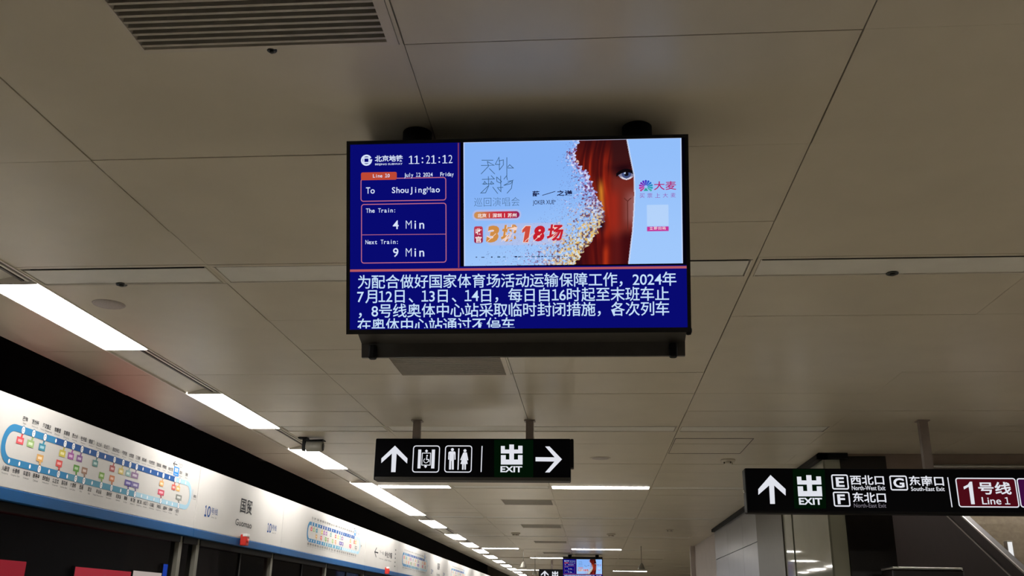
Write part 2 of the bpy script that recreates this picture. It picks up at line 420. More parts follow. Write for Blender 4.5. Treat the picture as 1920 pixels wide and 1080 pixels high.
# ================================================================== CEILING STRIPS
def strip(k, ci, lit):
    x0, x1 = cols[ci][0]+.022, cols[ci][1]-.022; a, b = k*BAY+STRIP_Y[0]+.003, k*BAY+STRIP_Y[1]-.003
    where = {1: 'beside the platform edge trough', 2: 'in the vent column', 3: 'in the middle column', 4: 'in the right-hand tile column', 5: 'added out of view on the right', 6: 'added out of view on the right'}[ci]
    bays = {-2: 'two bays behind the viewer', -1: 'a bay behind the viewer', 0: 'above the viewer', 1: 'level with the big screen', 2: 'above the hanging lift sign', 3: 'just beyond the hanging lift sign'}
    lab = ('lit white ceiling strip light %s, %s' if lit else 'unlit recessed ceiling strip %s, %s') % (where, bays.get(k, 'bay %d along the platform' % k))
    t = thing('ceiling_strip_light' if lit else 'unlit_ceiling_strip', lab, 'ceiling light', ((x0+x1)/2, a, ZC), 'lit cross strips' if lit else 'unlit cross strips')
    mb = MB(); h = .03
    mb.box((x0, a, ZC+h), (x1, b, ZC+h+.01), M_CEILDARK if not lit else M_RECESS)
    for p, q in (((x0, b-.006, ZC-.004), (x1, b, ZC+h)), ((x0, a, ZC-.003), (x0+.006, b, ZC+h)), ((x1-.006, a, ZC-.003), (x1, b, ZC+h))): mb.box(p, q, M_RECESS)
    mb.build('housing', t)
    mb = MB()
    if lit: mb.box((x0+.008, a+.008, ZC-.004), (x1-.008, b-.008, ZC+.012), E_LAMP)
    else: mb.box((x0+.008, a+(.028 if ci != 2 else .016), ZC+.003), (x1-.012, b-.006, ZC+.006), M_UNLIT)
    mb.build('diffuser', t)
for (k, ci), lit in STRIPS.items():
    if lit or 1 <= k <= 6: strip(k, ci, lit)

# ================================================================== VENTS
def vent(i, a, b):
    lab = ['large slatted vent at the top edge of the view', 'dark slatted vent half hidden below the big screen', 'slatted vent hidden above the hanging lift sign', 'slatted vent just beyond the hanging lift sign',
           'slatted vent second beyond the hanging lift sign', 'slatted vent third beyond the hanging lift sign', 'small far slatted vent beyond the third'][i]
    t = thing('ceiling_vent', 'grey '+lab, 'vent', (VX[0], a, ZC), 'ceiling vents in one column')
    mb = MB(); f = .022
    for p, q in (((VX[0]+.002, a+.002, ZC-.004), (VX[1]-.002, a+f, ZC+.02)), ((VX[0]+.002, b-f, ZC-.004), (VX[1]-.002, b-.002, ZC+.02)), ((VX[0]+.002, a+f, ZC-.004), (VX[0]+f*.5, b-f, ZC+.02)), ((VX[1]-f*1.7, a+f, ZC-.004), (VX[1]-.002, b-f, ZC+.02))):
        mb.box(p, q, M_VENTFRAME)
    mb.build('frame', t)
    mb = MB(); n = 22
    for j in range(n):
        yy = a+f+(b-a-2*f)*(j+.5)/n; hw = (b-a-2*f)/n*.52
        mb.box((VX[0]+f*.5, yy-.0025, ZC+.003), (VX[1]-f*1.7, yy+.0025, ZC+.036), M_VENT)
        mb.box((VX[0]+f*.5, yy-.0056, ZC-.001), (VX[1]-f*1.7, yy+.0056, ZC+.003), M_VENT)
    mb.box(((VX[0]+VX[1])/2-.004, a+f, ZC+.018), ((VX[0]+VX[1])/2+.004, b-f, ZC+.03), M_VENT)
    mb.build('louvres', t)
    mb = MB(); mb.box((VX[0]+.005, a+.005, ZC+.05), (VX[1]-.005, b-.005, ZC+.06), M_CEILDARK); mb.build('backing', t)
for i, (a, b) in enumerate(VENTS): vent(i, a, b)

# ================================================================== SCREEN DOOR HEADER WITH ROUTE MAPS
HF = Face((XH, 0, 0), (0, 1, 0), (0, 0, 1))         # u runs along the platform, v is height
ZT, ZB, ZS0, ZS1 = 2.795, 2.20, 2.133, 2.212
NTOP = '巴沟 苏州街 海淀黄庄 知春里 知春路 西土城 牡丹园 健德门 北土城 安贞门 惠新西街南口 芍药居 太阳宫 三元桥 亮马桥 农业展览馆 团结湖 呼家楼 金台夕照 国贸 双井 劲松'.split()
PTOP = 'Bagou|Suzhou Jie|Haidian Huangzhuang|Zhichunli|Zhichun Lu|Xitucheng|Mudanyuan|Jiandemen|Beitucheng|Anzhenmen|Huixinxijie Nankou|Shaoyaoju|Taiyanggong|Sanyuan Qiao|Liangma Qiao|Agricultural Exhibition Center|Tuanjiehu|Hujialou|Jintai Xizhao|Guomao|Shuangjing|Jinsong'.split('|')
NBOT = '火器营 长春桥 车道沟 慈寿寺 西钓鱼台 公主坟 莲花桥 六里桥 西局 泥洼 丰台站 首经贸 纪家庙 草桥 角门西 角门东 大红门 石榴庄 宋家庄 成寿寺 分钟寺 十里河'.split()
PBOT = "Huoqiying|Changchun Qiao|Chedaogou|Cishousi|Xidiaoyutai|Gongzhufen|Lianhua Qiao|Liuli Qiao|Xiju|Niwa|Fengtai Railway Station|Shoujingmao|Jijiamiao|Cao Qiao|Jiaomen Xi|Jiaomen Dong|Dahongmen|Shiliuzhuang|Songjiazhuang|Chengshousi|Fenzhongsi|Shilihe".split('|')
XT = [130, 188, 252, 313, 365, 412, 460, 505, 548, 590, 643, 692, 731, 768, 803, 846, 886, 918, 952, 985, 1010, 1043]
XB = [50, 108, 167, 220, 275, 328, 377, 425, 471, 517, 568, 626, 678, 718, 758, 795, 828, 865, 903, 938, 968, 1003]
UT = [HF.uv(x/3, 720+(262+.325*(x-130))/3)[0] for x in XT]
UB = [HF.uv(x/3, 720+(430+.265*(x-50))/3)[0] for x in XB]
VT, VB = 2.598, 2.380
BOXT = {0: (220, 62, 72), 1: (150, 186, 112), 2: (38, 132, 165), 4: (205, 188, 60), 5: (160, 78, 160), 6: (132, 84, 152), 8: (78, 132, 132), 10: (172, 72, 72), 11: (214, 190, 100), 12: (130, 172, 172), 13: (130, 100, 142), 17: (228, 164, 92), 19: (206, 72, 62), 20: (230, 172, 92)}
BOXB = {3: (226, 166, 84), 5: (216, 62, 60), 7: (84, 152, 54), 8: (150, 112, 92), 10: (122, 172, 72), 11: (216, 124, 76), 13: (78, 68, 150), 14: (104, 92, 150), 18: (202, 56, 84), 21: (122, 126, 122)}
def route_map(parent):
    A, B, L = ink(46, 110, 152), ink(26, 70, 126), ink(140, 172, 190)
    AB = ink(78, 128, 150)
    p = Print(HF, False); wd = .046; d = .0016
    ug = UT[19]; uL = 5.735; uR = 8.705; r = .095
    arcL = [(uL+.10+.10*math.cos(math.radians(t)), (VT-.11)+.11*math.sin(math.radians(t))) for t in range(90, 181, 10)]+[(uL+.10+.10*math.cos(math.radians(t)), (VB+.10)+.10*math.sin(math.radians(t))) for t in range(180, 271, 10)]
    p.stroke_uv([(UT[3], VT)]+arcL+[(UB[6], VB)], wd, A, d)
    p.stroke_uv([(UT[3], VT), (ug, VT)], wd, B, d)
    p.stroke_uv([(UB[6], VB), (UB[14], VB)], wd, AB, d)
    arcR = [(uR-.10+.10*math.cos(math.radians(t)), (VB+.10)+.10*math.sin(math.radians(t))) for t in range(270, 361, 10)]+[(uR-.10+.10*math.cos(math.radians(t)), (VT-.11)+.11*math.sin(math.radians(t))) for t in range(0, 91, 10)]
    p.stroke_uv([(UB[14], VB)]+arcR+[(ug, VT)], wd*.9, L, d)
    line = p.build('line_loop', parent)
    line['label'] = 'blue loop of the line printed on the white panel'
    q = Print(HF, False)
    for us, v, boxes, s in ((UT, VT, BOXT, -1), (UB, VB, BOXB, 1)):
        for i, u in enumerate(us):
            big = i in boxes
            if big:
                q2 = q; q = Print(HF, False)
                c = [int((k*.78+150*.22)*.9) for k in boxes[i]]; m = ink(*c); vb = v+s*.072
                q.stroke_uv([(u, v+s*.02), (u-.008, v+s*.052)], .020, m, .0018)
                bw = .040 if not (s == 1 and i in (13, 14, 18, 21) or s == -1 and i == 13) else .062
                q.rect((u-bw-.015, vb-.023), (u+bw-.015, vb+.023), m, .0019)
                q.rect((u-bw*.6-.015, vb-.009), (u+bw*.6-.015, vb+.009), ink(*[min(255, int(k*.55+110)) for k in c]), .002)
                q.disc((u, v), .022, ink(64, 96, 130), .0018, 18, .030); q.disc((u, v), .018, M_PRINTW, .0020, 18, .025)
                q.ring((u, v), .009, .004, ink(90, 110, 140), .0022, 30, 300, 8)
                q.build('interchange_box', parent); q = q2
            else: q.disc((u, v), .010, M_PRINTW, .0020, 14, .0145)
    q.build('stop_dots', parent)
    q = Print(HF, False)
    for us, v, nn, pp in ((UT, 2.657, NTOP, PTOP), (UB, 2.314, NBOT, PBOT)):
        for i, u in enumerate(us):
            gap = min([abs(u-x) for x in us if x != u]); n = len(nn[i])
            wch = min(.027*n, gap*.74); o = -.02 if v < 2.5 else .0
            if nn[i] == '国贸':
                q.rect((u-.055, v-.028), (u+.055, v+.052), ink(30, 110, 180), .0014); q.fit('国贸', (u-.035, v+.006), (u+.035, v+.042), M_PRINTW, .0018, .01)
                q.fit('Guomao', (u-.035, v-.018), (u+.035, v-.006), M_PRINTW, .0018); continue
            q.fit(nn[i], (u-wch/2+o, v), (u+wch/2+o, v+.032), M_INK, .0016, .012)
            wp = min(.0075*len(pp[i]), gap*.85 if len(pp[i]) < 16 else gap*1.1)
            q.fit(pp[i], (u-wp/2+o, v-.022), (u+wp/2+o, v-.009), M_INKL, .0016)
    q.fit('潘家园', (8.775, 2.490), (8.835, 2.515), M_INK, .0016, .01); q.fit('Panjiayuan', (8.77, 2.470), (8.84, 2.480), M_INKL, .0016)
    q.stroke_uv([(8.745, 2.47), (8.745, 2.56)], .006, ink(120, 150, 180), .0016)
    u, v = 8.287, 2.730
    q.stroke_uv([(u-.035, v), (u+.05, v)], .007, M_INK, .0016); q.stroke_uv([(u, v+.022), (u-.035, v), (u, v-.022)], .007, M_INK, .0017)
    q.fit('开往巴沟', (u+.07, v+.002), (u+.17, v+.022), M_INKL, .0016); q.fit('To Bagou', (u+.07, v-.016), (u+.16, v-.006), M_INKL, .0016)
    q.build('station_names', parent)
def line_badge(parent, u):
    q = Print(HF, False)
    q.fit('1', (u, 2.345), (u+.048, 2.452), M_INKB, .0016, .035); q.fit('0', (u+.062, 2.345), (u+.145, 2.452), M_INKB, .0016, .01); q.fit('号线', (u+.16, 2.382), (u+.33, 2.446), M_INKB, .0016, .005)
    q.fit('Line 10', (u+.18, 2.347), (u+.31, 2.362), M_INKL, .0016)
    return q
def name_print(parent, du=0):
    q = line_badge(parent, 9.085+du)
    q.fit('国贸', (10.03+du, 2.478), (10.39+du, 2.634), M_INK, .0016, .018)
    q.fit('Guomao', (9.93+du, 2.338), (10.43+du, 2.404), M_INK, .0016, .004)
    q.build('station_lettering', parent)
    line_badge(parent, 10.96+du).build('line_badge', parent)
def next_print(parent, du=0):
    q = Print(HF, False); u = 16.68+du
    q.stroke_uv([(u-.03, 2.469), (u+.26, 2.469)], .022, M_INK, .0016); q.stroke_uv([(u+.12, 2.55), (u-.03, 2.469), (u+.12, 2.388)], .022, M_INK, .0017)
    q.fit('下一站', (17.05+du, 2.46), (17.40+du, 2.52), M_INKL, .0016, .01); q.fit('金台夕照', (17.50+du, 2.43), (18.15+du, 2.54), M_INK, .0016, .015)
    q.fit('Next Stop', (17.05+du, 2.37), (17.40+du, 2.395), M_INKL, .0016); q.fit('Jintai Xizhao', (17.5+du, 2.365), (18.1+du, 2.40), M_INKL, .0016)
    for i in range(5): q.rect((18.42+du, 2.30+.075*i), (18.50+du, 2.325+.075*i), M_INKL, .0016)
    q.build('next_stop_lettering', parent)
def header_panel(a, b, lab):
    t = thing('screen_door_header', lab, 'header panel', (XH, a, ZB), 'white header panels over the screen doors')
    mb = MB(); g = .004
    mb.bevbox((XH-.16, a+g, ZS1), (XH, b-g, ZT), M_HEAD, .004, 1)
    mb.box((XH-.16, a, ZS1+.01), (XH-.006, b, ZT-.01), M_SEAM); mb.build('fascia', t)
    mb = MB(); mb.bevbox((XH-.16, a, ZS0), (XH+.006, b, ZS1), M_BLUE, .005, 1); s = mb.build('blue_stripe', t); s['label'] = 'blue stripe along the lower edge'
    mb = MB(); mb.box((XH-.30, a, ZS0+.01), (XH-.165, b, ZT-.03), M_WALLDARK); mb.build('back_box', t)
    return t
h = header_panel(-2.5, 5.25, 'white header panel out of view to the left'); 
h1 = header_panel(5.25, 8.87, 'white header panel with the largest route map, at the left edge'); route_map(h1)
h2 = header_panel(8.87, 11.50, 'white header panel lettered Guomao with a red alarm box'); name_print(h2)
h3 = header_panel(11.50, 15.95, 'white header panel with the second route map, beyond the Guomao panel')
h4 = header_panel(15.95, 18.75, 'white header panel with a left arrow and next stop lettering'); next_print(h4)
h5 = header_panel(18.75, 22.5, 'white header panel with the third route map, beyond the arrow panel')
h6 = header_panel(22.5, 25.3, 'second white header panel with the station name, small and far'); name_print(h6, 13.63)
h7 = header_panel(25.3, 29.6, 'white header panel with the fourth route map, small and far')
h8 = header_panel(29.6, 60, 'long white header running to the far end of the platform')
for hp, du in ((h3, 6.83), (h5, 13.45), (h7, 20.3)):
    for ch in list(h1.children):
        if ch.name.split('.')[0] in ('line_loop', 'interchange_box', 'stop_dots', 'station_names'):
            c = ch.copy(); COL.objects.link(c); c.parent = hp
            c.location = Vector((0, h1.location.y+du-hp.location.y, 0))
for y_, lab in ((10.15, 'red alarm box under the Guomao lettering'), (17.6, 'small red alarm box under the next stop arrow panel')):
    t = thing('alarm_box', lab, 'alarm box', (XH+.006, y_, 2.14), 'red alarm boxes on the header')
    mb = MB(); mb.bevbox((XH+.006, y_-.045, 2.14), (XH+.075, y_+.045, 2.255), M_RED, .008); mb.build('body', t)
    mb = MB(); mb.bevbox((XH+.03, y_-.047, 2.232), (XH+.078, y_+.047, 2.262), M_PRINTW, .005); mb.build('white_cap', t)['label'] = 'white glossy cap'
    mb = MB(); mb.lathe((XH+.075, y_, 2.19), [(.018, 0), (.02, .004), (.016, .01)], M_RED, 'x', 16); mb.build('button', t)

# ================================================================== SCREEN DOORS
M_DGLASS = glass('door_glass_dark', (.55, .55, .56, 1))
posts = [-1.0, 3.0, 8.72, 9.12, 11.35, 13.75, 16.1, 18.5, 21, 24, 27, 30]
for i in range(len(posts)-1):
    a, b = posts[i], posts[i+1]
    if b < 6: continue
    lab = {3.0: 'wide glass platform door bay below the largest route map', 8.72: 'narrow glazed panel between two pale door posts under the header', 9.12: 'glass platform door with a dark middle joint under the Guomao panel'}.get(a)
    if lab is None: lab = 'glass platform door bay number %d along the track' % i
    t = thing('platform_screen_door', lab, 'screen door', (XH-.09, a, 0), 'glass platform screen doors')
    mb = MB(); mb.box((XH-.12, a-.035, 0), (XH-.04, a+.035, ZS0-.003), M_DOORFRAME); mb.build('post', t)
    mb = MB(); mb.box((XH-.14, a+.035, ZS0-.06), (XH-.03, b-.035, ZS0-.003), M_BLACK); mb.build('head_rail', t)
    mb = MB(); mb.box((XH-.09, a+.035, .05), (XH-.08, b-.035, ZS0-.06), M_DGLASS); mb.build('glass_pane', t)
    if 1 < b-a < 5:
        mb = MB(); c = (a+b)/2+.15; mb.box((XH-.10, c-.018, 0), (XH-.07, c+.018, ZS0-.06), M_BLACK); mb.build('centre_seal', t)
# lit posters on the tunnel wall seen through the glass
XT_ = -6.52
for (pa, pb, pc, pd, col, lab) in (((-60, 1047), (52, 1047), 1.0, 0, (150, 38, 48), 'dim red lit poster on the tunnel wall at the left edge'),
                                   ((140, 1063), (247, 1069), 1.0, 0, (176, 52, 62), 'red lit poster on the tunnel wall, second from the left'),
                                   ((249, 1070), (304, 1072), 1.0, 0, (205, 190, 180), 'pale lit poster on the tunnel wall right of the red one'),
                                   ((306, 1056), (321, 1058), 1.0, 0, (28, 66, 175), 'narrow blue lit poster on the tunnel wall')):
    A, B = on_x(*pa, XT_), on_x(*pb, XT_); z1 = (A.z+B.z)/2
    t = thing('tunnel_poster', lab, 'lit poster', (XT_, A.y, z1-1.2), 'lit posters on the tunnel wall')
    mb = MB(); mb.box((XT_-.05, A.y+.01, z1-1.2), (XT_, B.y-.01, z1), M_BLACK); mb.build('case', t)
    mb = MB(); mb.box((XT_+.001, A.y+.02, z1-1.18), (XT_+.006, B.y-.02, z1-.01), emit('poster_%d' % col[0], rgb(*col), 2.4)); mb.build('lit_face', t)

# ================================================================== INFORMATION SCREEN
TC = Vector((-.256, 3.102, 2.778)); TW, TH = 1.23, .702
def rot(a, b, c):
    return Matrix.Rotation(a, 3, 'Z') @ Matrix.Rotation(b, 3, 'X') @ Matrix.Rotation(c, 3, 'Y')
Q = rot(.01392, .28496, -.00274)
TF = Face(TC, Q @ Vector((1, 0, 0)), Q @ Vector((0, 0, 1)))
BACK = -TF.n
tv = thing('information_screen', 'large hanging information screen with blue timetable and concert poster', 'screen', (TC.x, TC.y, ZC), 'hanging information screens')
# bezel: frame bars plus a shallow casing
mb = MB(); bl, bt, bb = .0125, .0125, .017; fd = .006
def fbox(u0, v0, u1, v1, d0, d1, m, MBx): MBx.obox(TF.at(u0, v0, d0), TF.u*(u1-u0), TF.v*(v1-v0), TF.n*(d1-d0), m)
fbox(-TW/2, -TH/2, TW/2, -TH/2+bb, -.05, 0, M_BEZEL, mb); fbox(-TW/2, TH/2-bt, TW/2, TH/2, -.05, 0, M_BEZEL, mb)
fbox(-TW/2, -TH/2+bb, -TW/2+bl, TH/2-bt, -.05, 0, M_BEZEL, mb); fbox(TW/2-bl, -TH/2+bb, TW/2, TH/2-bt, -.05, 0, M_BEZEL, mb)
fbox(-TW/2+.01, -TH/2+.01, TW/2-.01, TH/2-.01, -.065, -.048, M_BEZEL, mb)
mb.build('bezel', tv)
SF = Face(TF.at(0, 0, -fd), TF.u, TF.v)
mb = Print(SF, False); E_NAVY = emit('screen_navy', rgb(8, 10, 112))
mb.rect((-TW/2+bl-.001, -TH/2+bb-.001), (TW/2-bl+.001, TH/2-bt+.001), E_NAVY, 0); screen = mb.build('screen_panel', tv, False)
# black field around the poster, dividing lines
E_BLACK = emit('screen_black', rgb(3, 2, 10)); E_LINE = emit('screen_rose_line', rgb(178, 88, 98)); E_LINE2 = emit('screen_rose_box', rgb(186, 104, 132))
E_WHITE = emit('screen_white', rgb(214, 226, 250)); E_TAB = emit('screen_tab', rgb(188, 72, 52)); E_NOTE = emit('screen_note', rgb(196, 222, 250))
p = Print(SF)
p.poly([(863, 500), (1289, 497), (1284, 255), (863, 263)], E_BLACK, .0004)
p.stroke([(655, 507.6), (1289, 501)], .0085, E_LINE, .0008); p.stroke([(860, 502), (859.5, 268)], .0045, emit('screen_rose_thin', rgb(120, 52, 92)), .0008)
p.build('dividers', screen, False)
p = Print(SF)
p.rrect((677, 335.5), (836, 375), .009, .0032, E_LINE2, .0008); p.rrect((678, 383.5), (836.5, 491.5), .009, .0032, E_LINE2, .0008)
p.stroke([(679, 440.5), (836, 439)], .0022, E_LINE2, .0008)
p.rfill((677, 323.5), (744, 337), .006, E_TAB, .0009)
p.build('timetable_boxes', screen, False)
p = Print(SF)
c = (687.2, 300.5)                                  # round emblem
p.ring(c, .0172, .0062, E_WHITE, .001, 26, 352, 30)
p.rrect((682.2, 296.3), (692.2, 304.9), .003, .0048, E_WHITE, .001); p.stroke([(692, 300.3), (698, 300.1)], .005, E_WHITE, .0011)
p.fit('北京地铁', (703, 303.8), (755.5, 290.6), E_WHITE, .001, .022); p.fit('BEIJING SUBWAY', (703.5, 311), (755, 305.6), E_WHITE, .001, .012)
def cells_px(body, a, b, m, bold=.006, size=None, cap=.70):
    """fixed pitch text between pixel points: a lower left, b upper right of the capitals"""
    (u0, v0), (u1, v1) = SF.uv(*a), SF.uv(*b); n = sum(2 if ord(ch) > 255 else 1 for ch in body)
    p.cells(body, u0, v0, (u1-u0)/n*2, (v1-v0)/cap, m, .001, bold)
def slim(body, a, b):
    (u0, v0), (u1, v1) = SF.uv(*a), SF.uv(*b); n = len(body); cw = (u1-u0)/n
    for i, ch in enumerate(body):
        x0, x1 = u0+cw*(i+.14), u0+cw*(i+.86)
        if ch == '1':
            xm = (x0+x1)/2; p.stroke_uv([(xm, v0), (xm, v1)], .0042, E_WHITE, .001); p.stroke_uv([(xm-.009, v0+.001), (xm+.009, v0+.001)], .0024, E_WHITE, .0011); p.stroke_uv([(xm-.008, v1-.006), (xm, v1-.001)], .003, E_WHITE, .0011)
        elif ch == ':':
            for k in (.12, .62): p.disc_uv((x0+x1)/2, v0+(v1-v0)*k) if False else p.add([SF.at((x0+x1)/2+.003*math.cos(t*math.pi/4), v0+(v1-v0)*(k+.05)+.003*math.sin(t*math.pi/4), .001) for t in range(8)], [list(range(8))], E_WHITE)
        else:
            vs, fs = glyphs(ch, -.01); a0 = min(q[0] for q in vs); a1 = max(q[0] for q in vs); b0 = min(q[1] for q in vs); b1 = max(q[1] for q in vs)
            p.add([SF.at(x0+(x-a0)/(a1-a0)*(x1-x0), v0+(y-b0)/(b1-b0)*(v1-v0), .001) for x, y in vs], fs, E_WHITE)
p.build('operator_lettering', screen, False); p = Print(SF)
slim('11:21:12', (766, 307.5), (850, 290.6))
p.build('clock_digits', screen, False); p = Print(SF)
cells_px('Line 10', (699, 333), (731, 326), E_WHITE, .012); cells_px('July 12 2024', (757, 332), (811.5, 323.6), E_WHITE, .012); cells_px('Friday', (825.5, 330.5), (851, 322.6), E_WHITE, .012)
p.build('date_lettering', screen, False); p = Print(SF)
cells_px('To', (686, 363), (703, 351), E_WHITE, .012); cells_px('ShouJingMao', (734, 362), (825, 349.6), E_WHITE, .012)
p.build('destination_lettering', screen, False); p = Print(SF)
cells_px('The Train:', (686, 399), (743, 390), E_WHITE, .012); cells_px('4 Min', (736, 429.5), (797, 412.5), E_WHITE, .010)
p.build('first_arrival_lettering', screen, False); p = Print(SF)
cells_px('Next Train:', (685, 458), (748, 449), E_WHITE, .012); cells_px('9 Min', (736, 481.5), (797, 464.5), E_WHITE, .010)
p.build('second_arrival_lettering', screen, False)
p = Print(SF)
u0, v0 = SF.uv(669.5, 539.2); cell = (SF.uv(1269, 533)[0]-u0)/22; dv = (SF.uv(669.5, 593.5)[1]-v0)/2
p.clip_v = SF.uv(669, 616.0)[1]
for i, s in enumerate(('为配合做好国家体育场活动运输保障工作，2024年', '7月12日、13日、14日，每日自16时起至末班车止', '，8号线奥体中心站采取临时封闭措施，各次列车', '在奥体中心站通过不停车')):
    p.cells(s, u0, v0+dv*i, cell, cell*1.02, E_NOTE, .001, .008)
p.build('notice_lettering', screen, False)

# the concert poster, painted as the picture shown on the screen
PC = [SF.uv(869, 267), SF.uv(1277.5, 258.3), SF.uv(1280.5, 493.7), SF.uv(870, 499)]
NX, NY = 520, 290
S, T = np.meshgrid(np.linspace(0, 1, NX+1), np.linspace(0, 1, NY+1))
def mixc(a, b, k): return a*(1-k[..., None])+np.array(b)*k[..., None]
def sm(x, a, b): t = np.clip((x-a)/(b-a), 0, 1); return t*t*(3-2*t)
def vnoise(nx, ny, seed):
    g = np.random.default_rng(seed).random((ny+2, nx+2)); x = S*nx; y = T*ny; xi = x.astype(int); yi = y.astype(int); fx = x-xi; fy = y-yi
    fx = fx*fx*(3-2*fx); fy = fy*fy*(3-2*fy)
    return (g[yi, xi]*(1-fx)+g[yi, xi+1]*fx)*(1-fy)+(g[yi+1, xi]*(1-fx)+g[yi+1, xi+1]*fx)*fy
img = np.zeros(S.shape+(3,)); img[:] = (132, 178, 246)
img = mixc(img, (158, 198, 250), sm(T+S*.35, .35, 1.1))
lb = np.interp(T, [0, .08, .17, .26, .36, .44, .55, .63, .72, .80, .88, 1], [.532, .522, .512, .568, .592, .612, .640, .648, .625, .590, .556, .508])
rb = np.interp(T, [0, .13, .29, .45, .60, .75, .85, 1], [.753, .766, .784, .786, .781, .774, .766, .755])
lb = lb+(vnoise(60, 80, 3)-.5)*.022
# shards drifting off to the left of the head
grain = rng.random(S.shape); grain = np.maximum(grain, np.roll(grain, 1, 1)*.9); shard = vnoise(150, 84, 5)
reach = np.interp(T, [0, .2, .4, .6, .8, 1], [.04, .10, .18, .30, .42, .50])
k = np.clip(1-(lb-S)/reach, 0, 1); dens = .14*k+.60*k**1.25+.16*k**4
tone = vnoise(130, 74, 11)
sh = np.zeros_like(img); sh[:] = (196, 190, 235)
sh = mixc(sh, (136, 96, 160), (tone > .50)*1.0); sh = mixc(sh, (112, 36, 62), (tone > .66)*1.0); sh = mixc(sh, (232, 228, 248), (tone < .30)*1.0)
gold = sm(T+S*.5, .72, 1.05)*sm(S, .30, .52)
shg = np.zeros_like(img); shg[:] = (222, 196, 130); shg = mixc(shg, (156, 110, 70), (tone > .58)*1.0); shg = mixc(shg, (92, 50, 60), (tone > .70)*1.0); shg = mixc(shg, (240, 234, 222), (tone < .32)*1.0); shg = mixc(shg, (235, 180, 70), ((shard > .6) & (tone < .6))*1.0)
sh = sh*(1-gold[..., None])+shg*gold[..., None]
on = ((shard*.55+grain*.45) > 1-dens*.78)*(S < lb)
img = mixc(img, sh, on*.9) if False else img*(1-(on*.85)[..., None])+sh*(on*.85)[..., None]
dots = (grain > .985-.02*k)*(k > .02)*(S < lb); img = mixc(img, (70, 60, 110), dots*.75)
# head: dark red hair in strands, face lit red on the right
inside = (S >= lb) & (S <= rb)
S0 = S; S = np.clip(S0-.10*(T-.35)**2+.012*np.sin(T*7), 0, 1); strand = vnoise(64, 3, 21)*.55+vnoise(140, 5, 22)*.45; S = S0
hair = 1-sm(S, .664, .70)
head = np.zeros_like(img); head[:] = (92, 20, 16)
head = mixc(head, (146, 36, 20), sm(strand, .30, .75)*hair)
head = mixc(head, (64, 13, 14), (1-sm(strand, .20, .50))*hair*.6)
head = mixc(head, (196, 66, 28), sm(strand, .58, .76)*sm(T, .08, .35)*hair*.55*(1-sm(T, .62, .74)))
head = mixc(head, (222, 148, 44), np.exp(-((S-.622-.03*T)/.014)**2)*sm(T, .28, .42)*(1-sm(T, .56, .66))*.85)
head = mixc(head, (176, 44, 20), np.exp(-((S-.662)/.02)**2)*sm(T, .15, .5)*.7)
head = mixc(head, (46, 10, 14), (1-sm(T, .0, .22))*.75)
skin = 1-hair
head = mixc(head, (118, 42, 34), skin*sm(T, .15, .32)*.9)
head = mixc(head, (52, 20, 22), skin*(1-sm(T, .16, .26))*.8)
head = mixc(head, (158, 40, 26), np.exp(-((S-.69)/.03)**2)*sm(T, .34, .5)*(1-sm(T, .66, .84))*.85)
head = mixc(head, (154, 100, 98), skin*sm(S, .715, .78)*sm(T, .36, .50)*(1-sm(T, .62, .74))*.9)
head = mixc(head, (34, 8, 14), np.exp(-(((S-.735)/.06)**2+((T-.215-.02*np.sin(S*20))/.040)**2))*.95)          # brow
head = mixc(head, (30, 8, 14), np.exp(-(((S-.735)/.038)**2+((T-.275)/.035)**2))*.9)                             # eye socket
ex, ey = .749, .288
lid = T-(ey-.034+17*(S-ex)**2)
low = (ey+.040-26*(S-ex)**2)-T
eye = (lid > 0)*(low > 0)*(np.abs(S-ex) < .040)
head = mixc(head, (128, 128, 156), eye*1.0); head = mixc(head, (226, 226, 240), eye*sm(T, ey+.008, ey+.026)*.95)
iris = (((S-ex)/.0215)**2+((T-ey+.006)/.036)**2 < 1)*eye; head = mixc(head, (66, 80, 126), iris*1.0)
head = mixc(head, (12, 12, 24), ((((S-ex)/.010)**2+((T-ey+.006)/.018)**2 < 1)*eye)*1.0)
head = mixc(head, (200, 215, 240), ((((S-ex+.007)/.004)**2+((T-ey+.014)/.007)**2 < 1)*eye)*1.0)
head = mixc(head, (12, 6, 12), (np.abs(lid) < .014)*(np.abs(S-ex) < .046)*1.0)
head = mixc(head, (40, 8, 14), sm(T, .70, .82)*sm(S, .70, .745)*.9)                                            # shade of the jaw
head = mixc(head, (74, 12, 16), sm(T, .72, .84)*.65)
head = mixc(head, (190, 56, 24), np.exp(-((S-.652+.02*(T-.9))/.014)**2)*sm(T, .8, .92)*.8)
head = mixc(head, (36, 12, 26), np.exp(-(((S-.636)/.018)**2+((T-.68)/.07)**2))*.9)                             # dark knot of hair
head = mixc(head, (36, 8, 22), (1-sm(S, .50, .58))*sm(T, .84, .95)*.9)
head = mixc(head, (236, 214, 210), ((vnoise(40, 10, 31) > .80) & (S < lb+.055) & (T < .18))*.8)
head = mixc(head, (96, 40, 34), (((np.abs(S-.7535) < .0018) & (T > .50) & (T < .74)) | (np.abs((T-.50)-(np.abs(S-.7535)*-1.6)) < .005) & (np.abs(S-.7535) < .016))*1.0)
img = np.where(inside[..., None], head, img)
img = np.where((S > rb)[..., None], mixc(np.zeros_like(img)+np.array((146, 190, 250)), (160, 200, 252), sm(T, .0, 1)), img)
img = mixc(img, (214, 226, 252), (np.abs(S-rb) < .003)*.8)
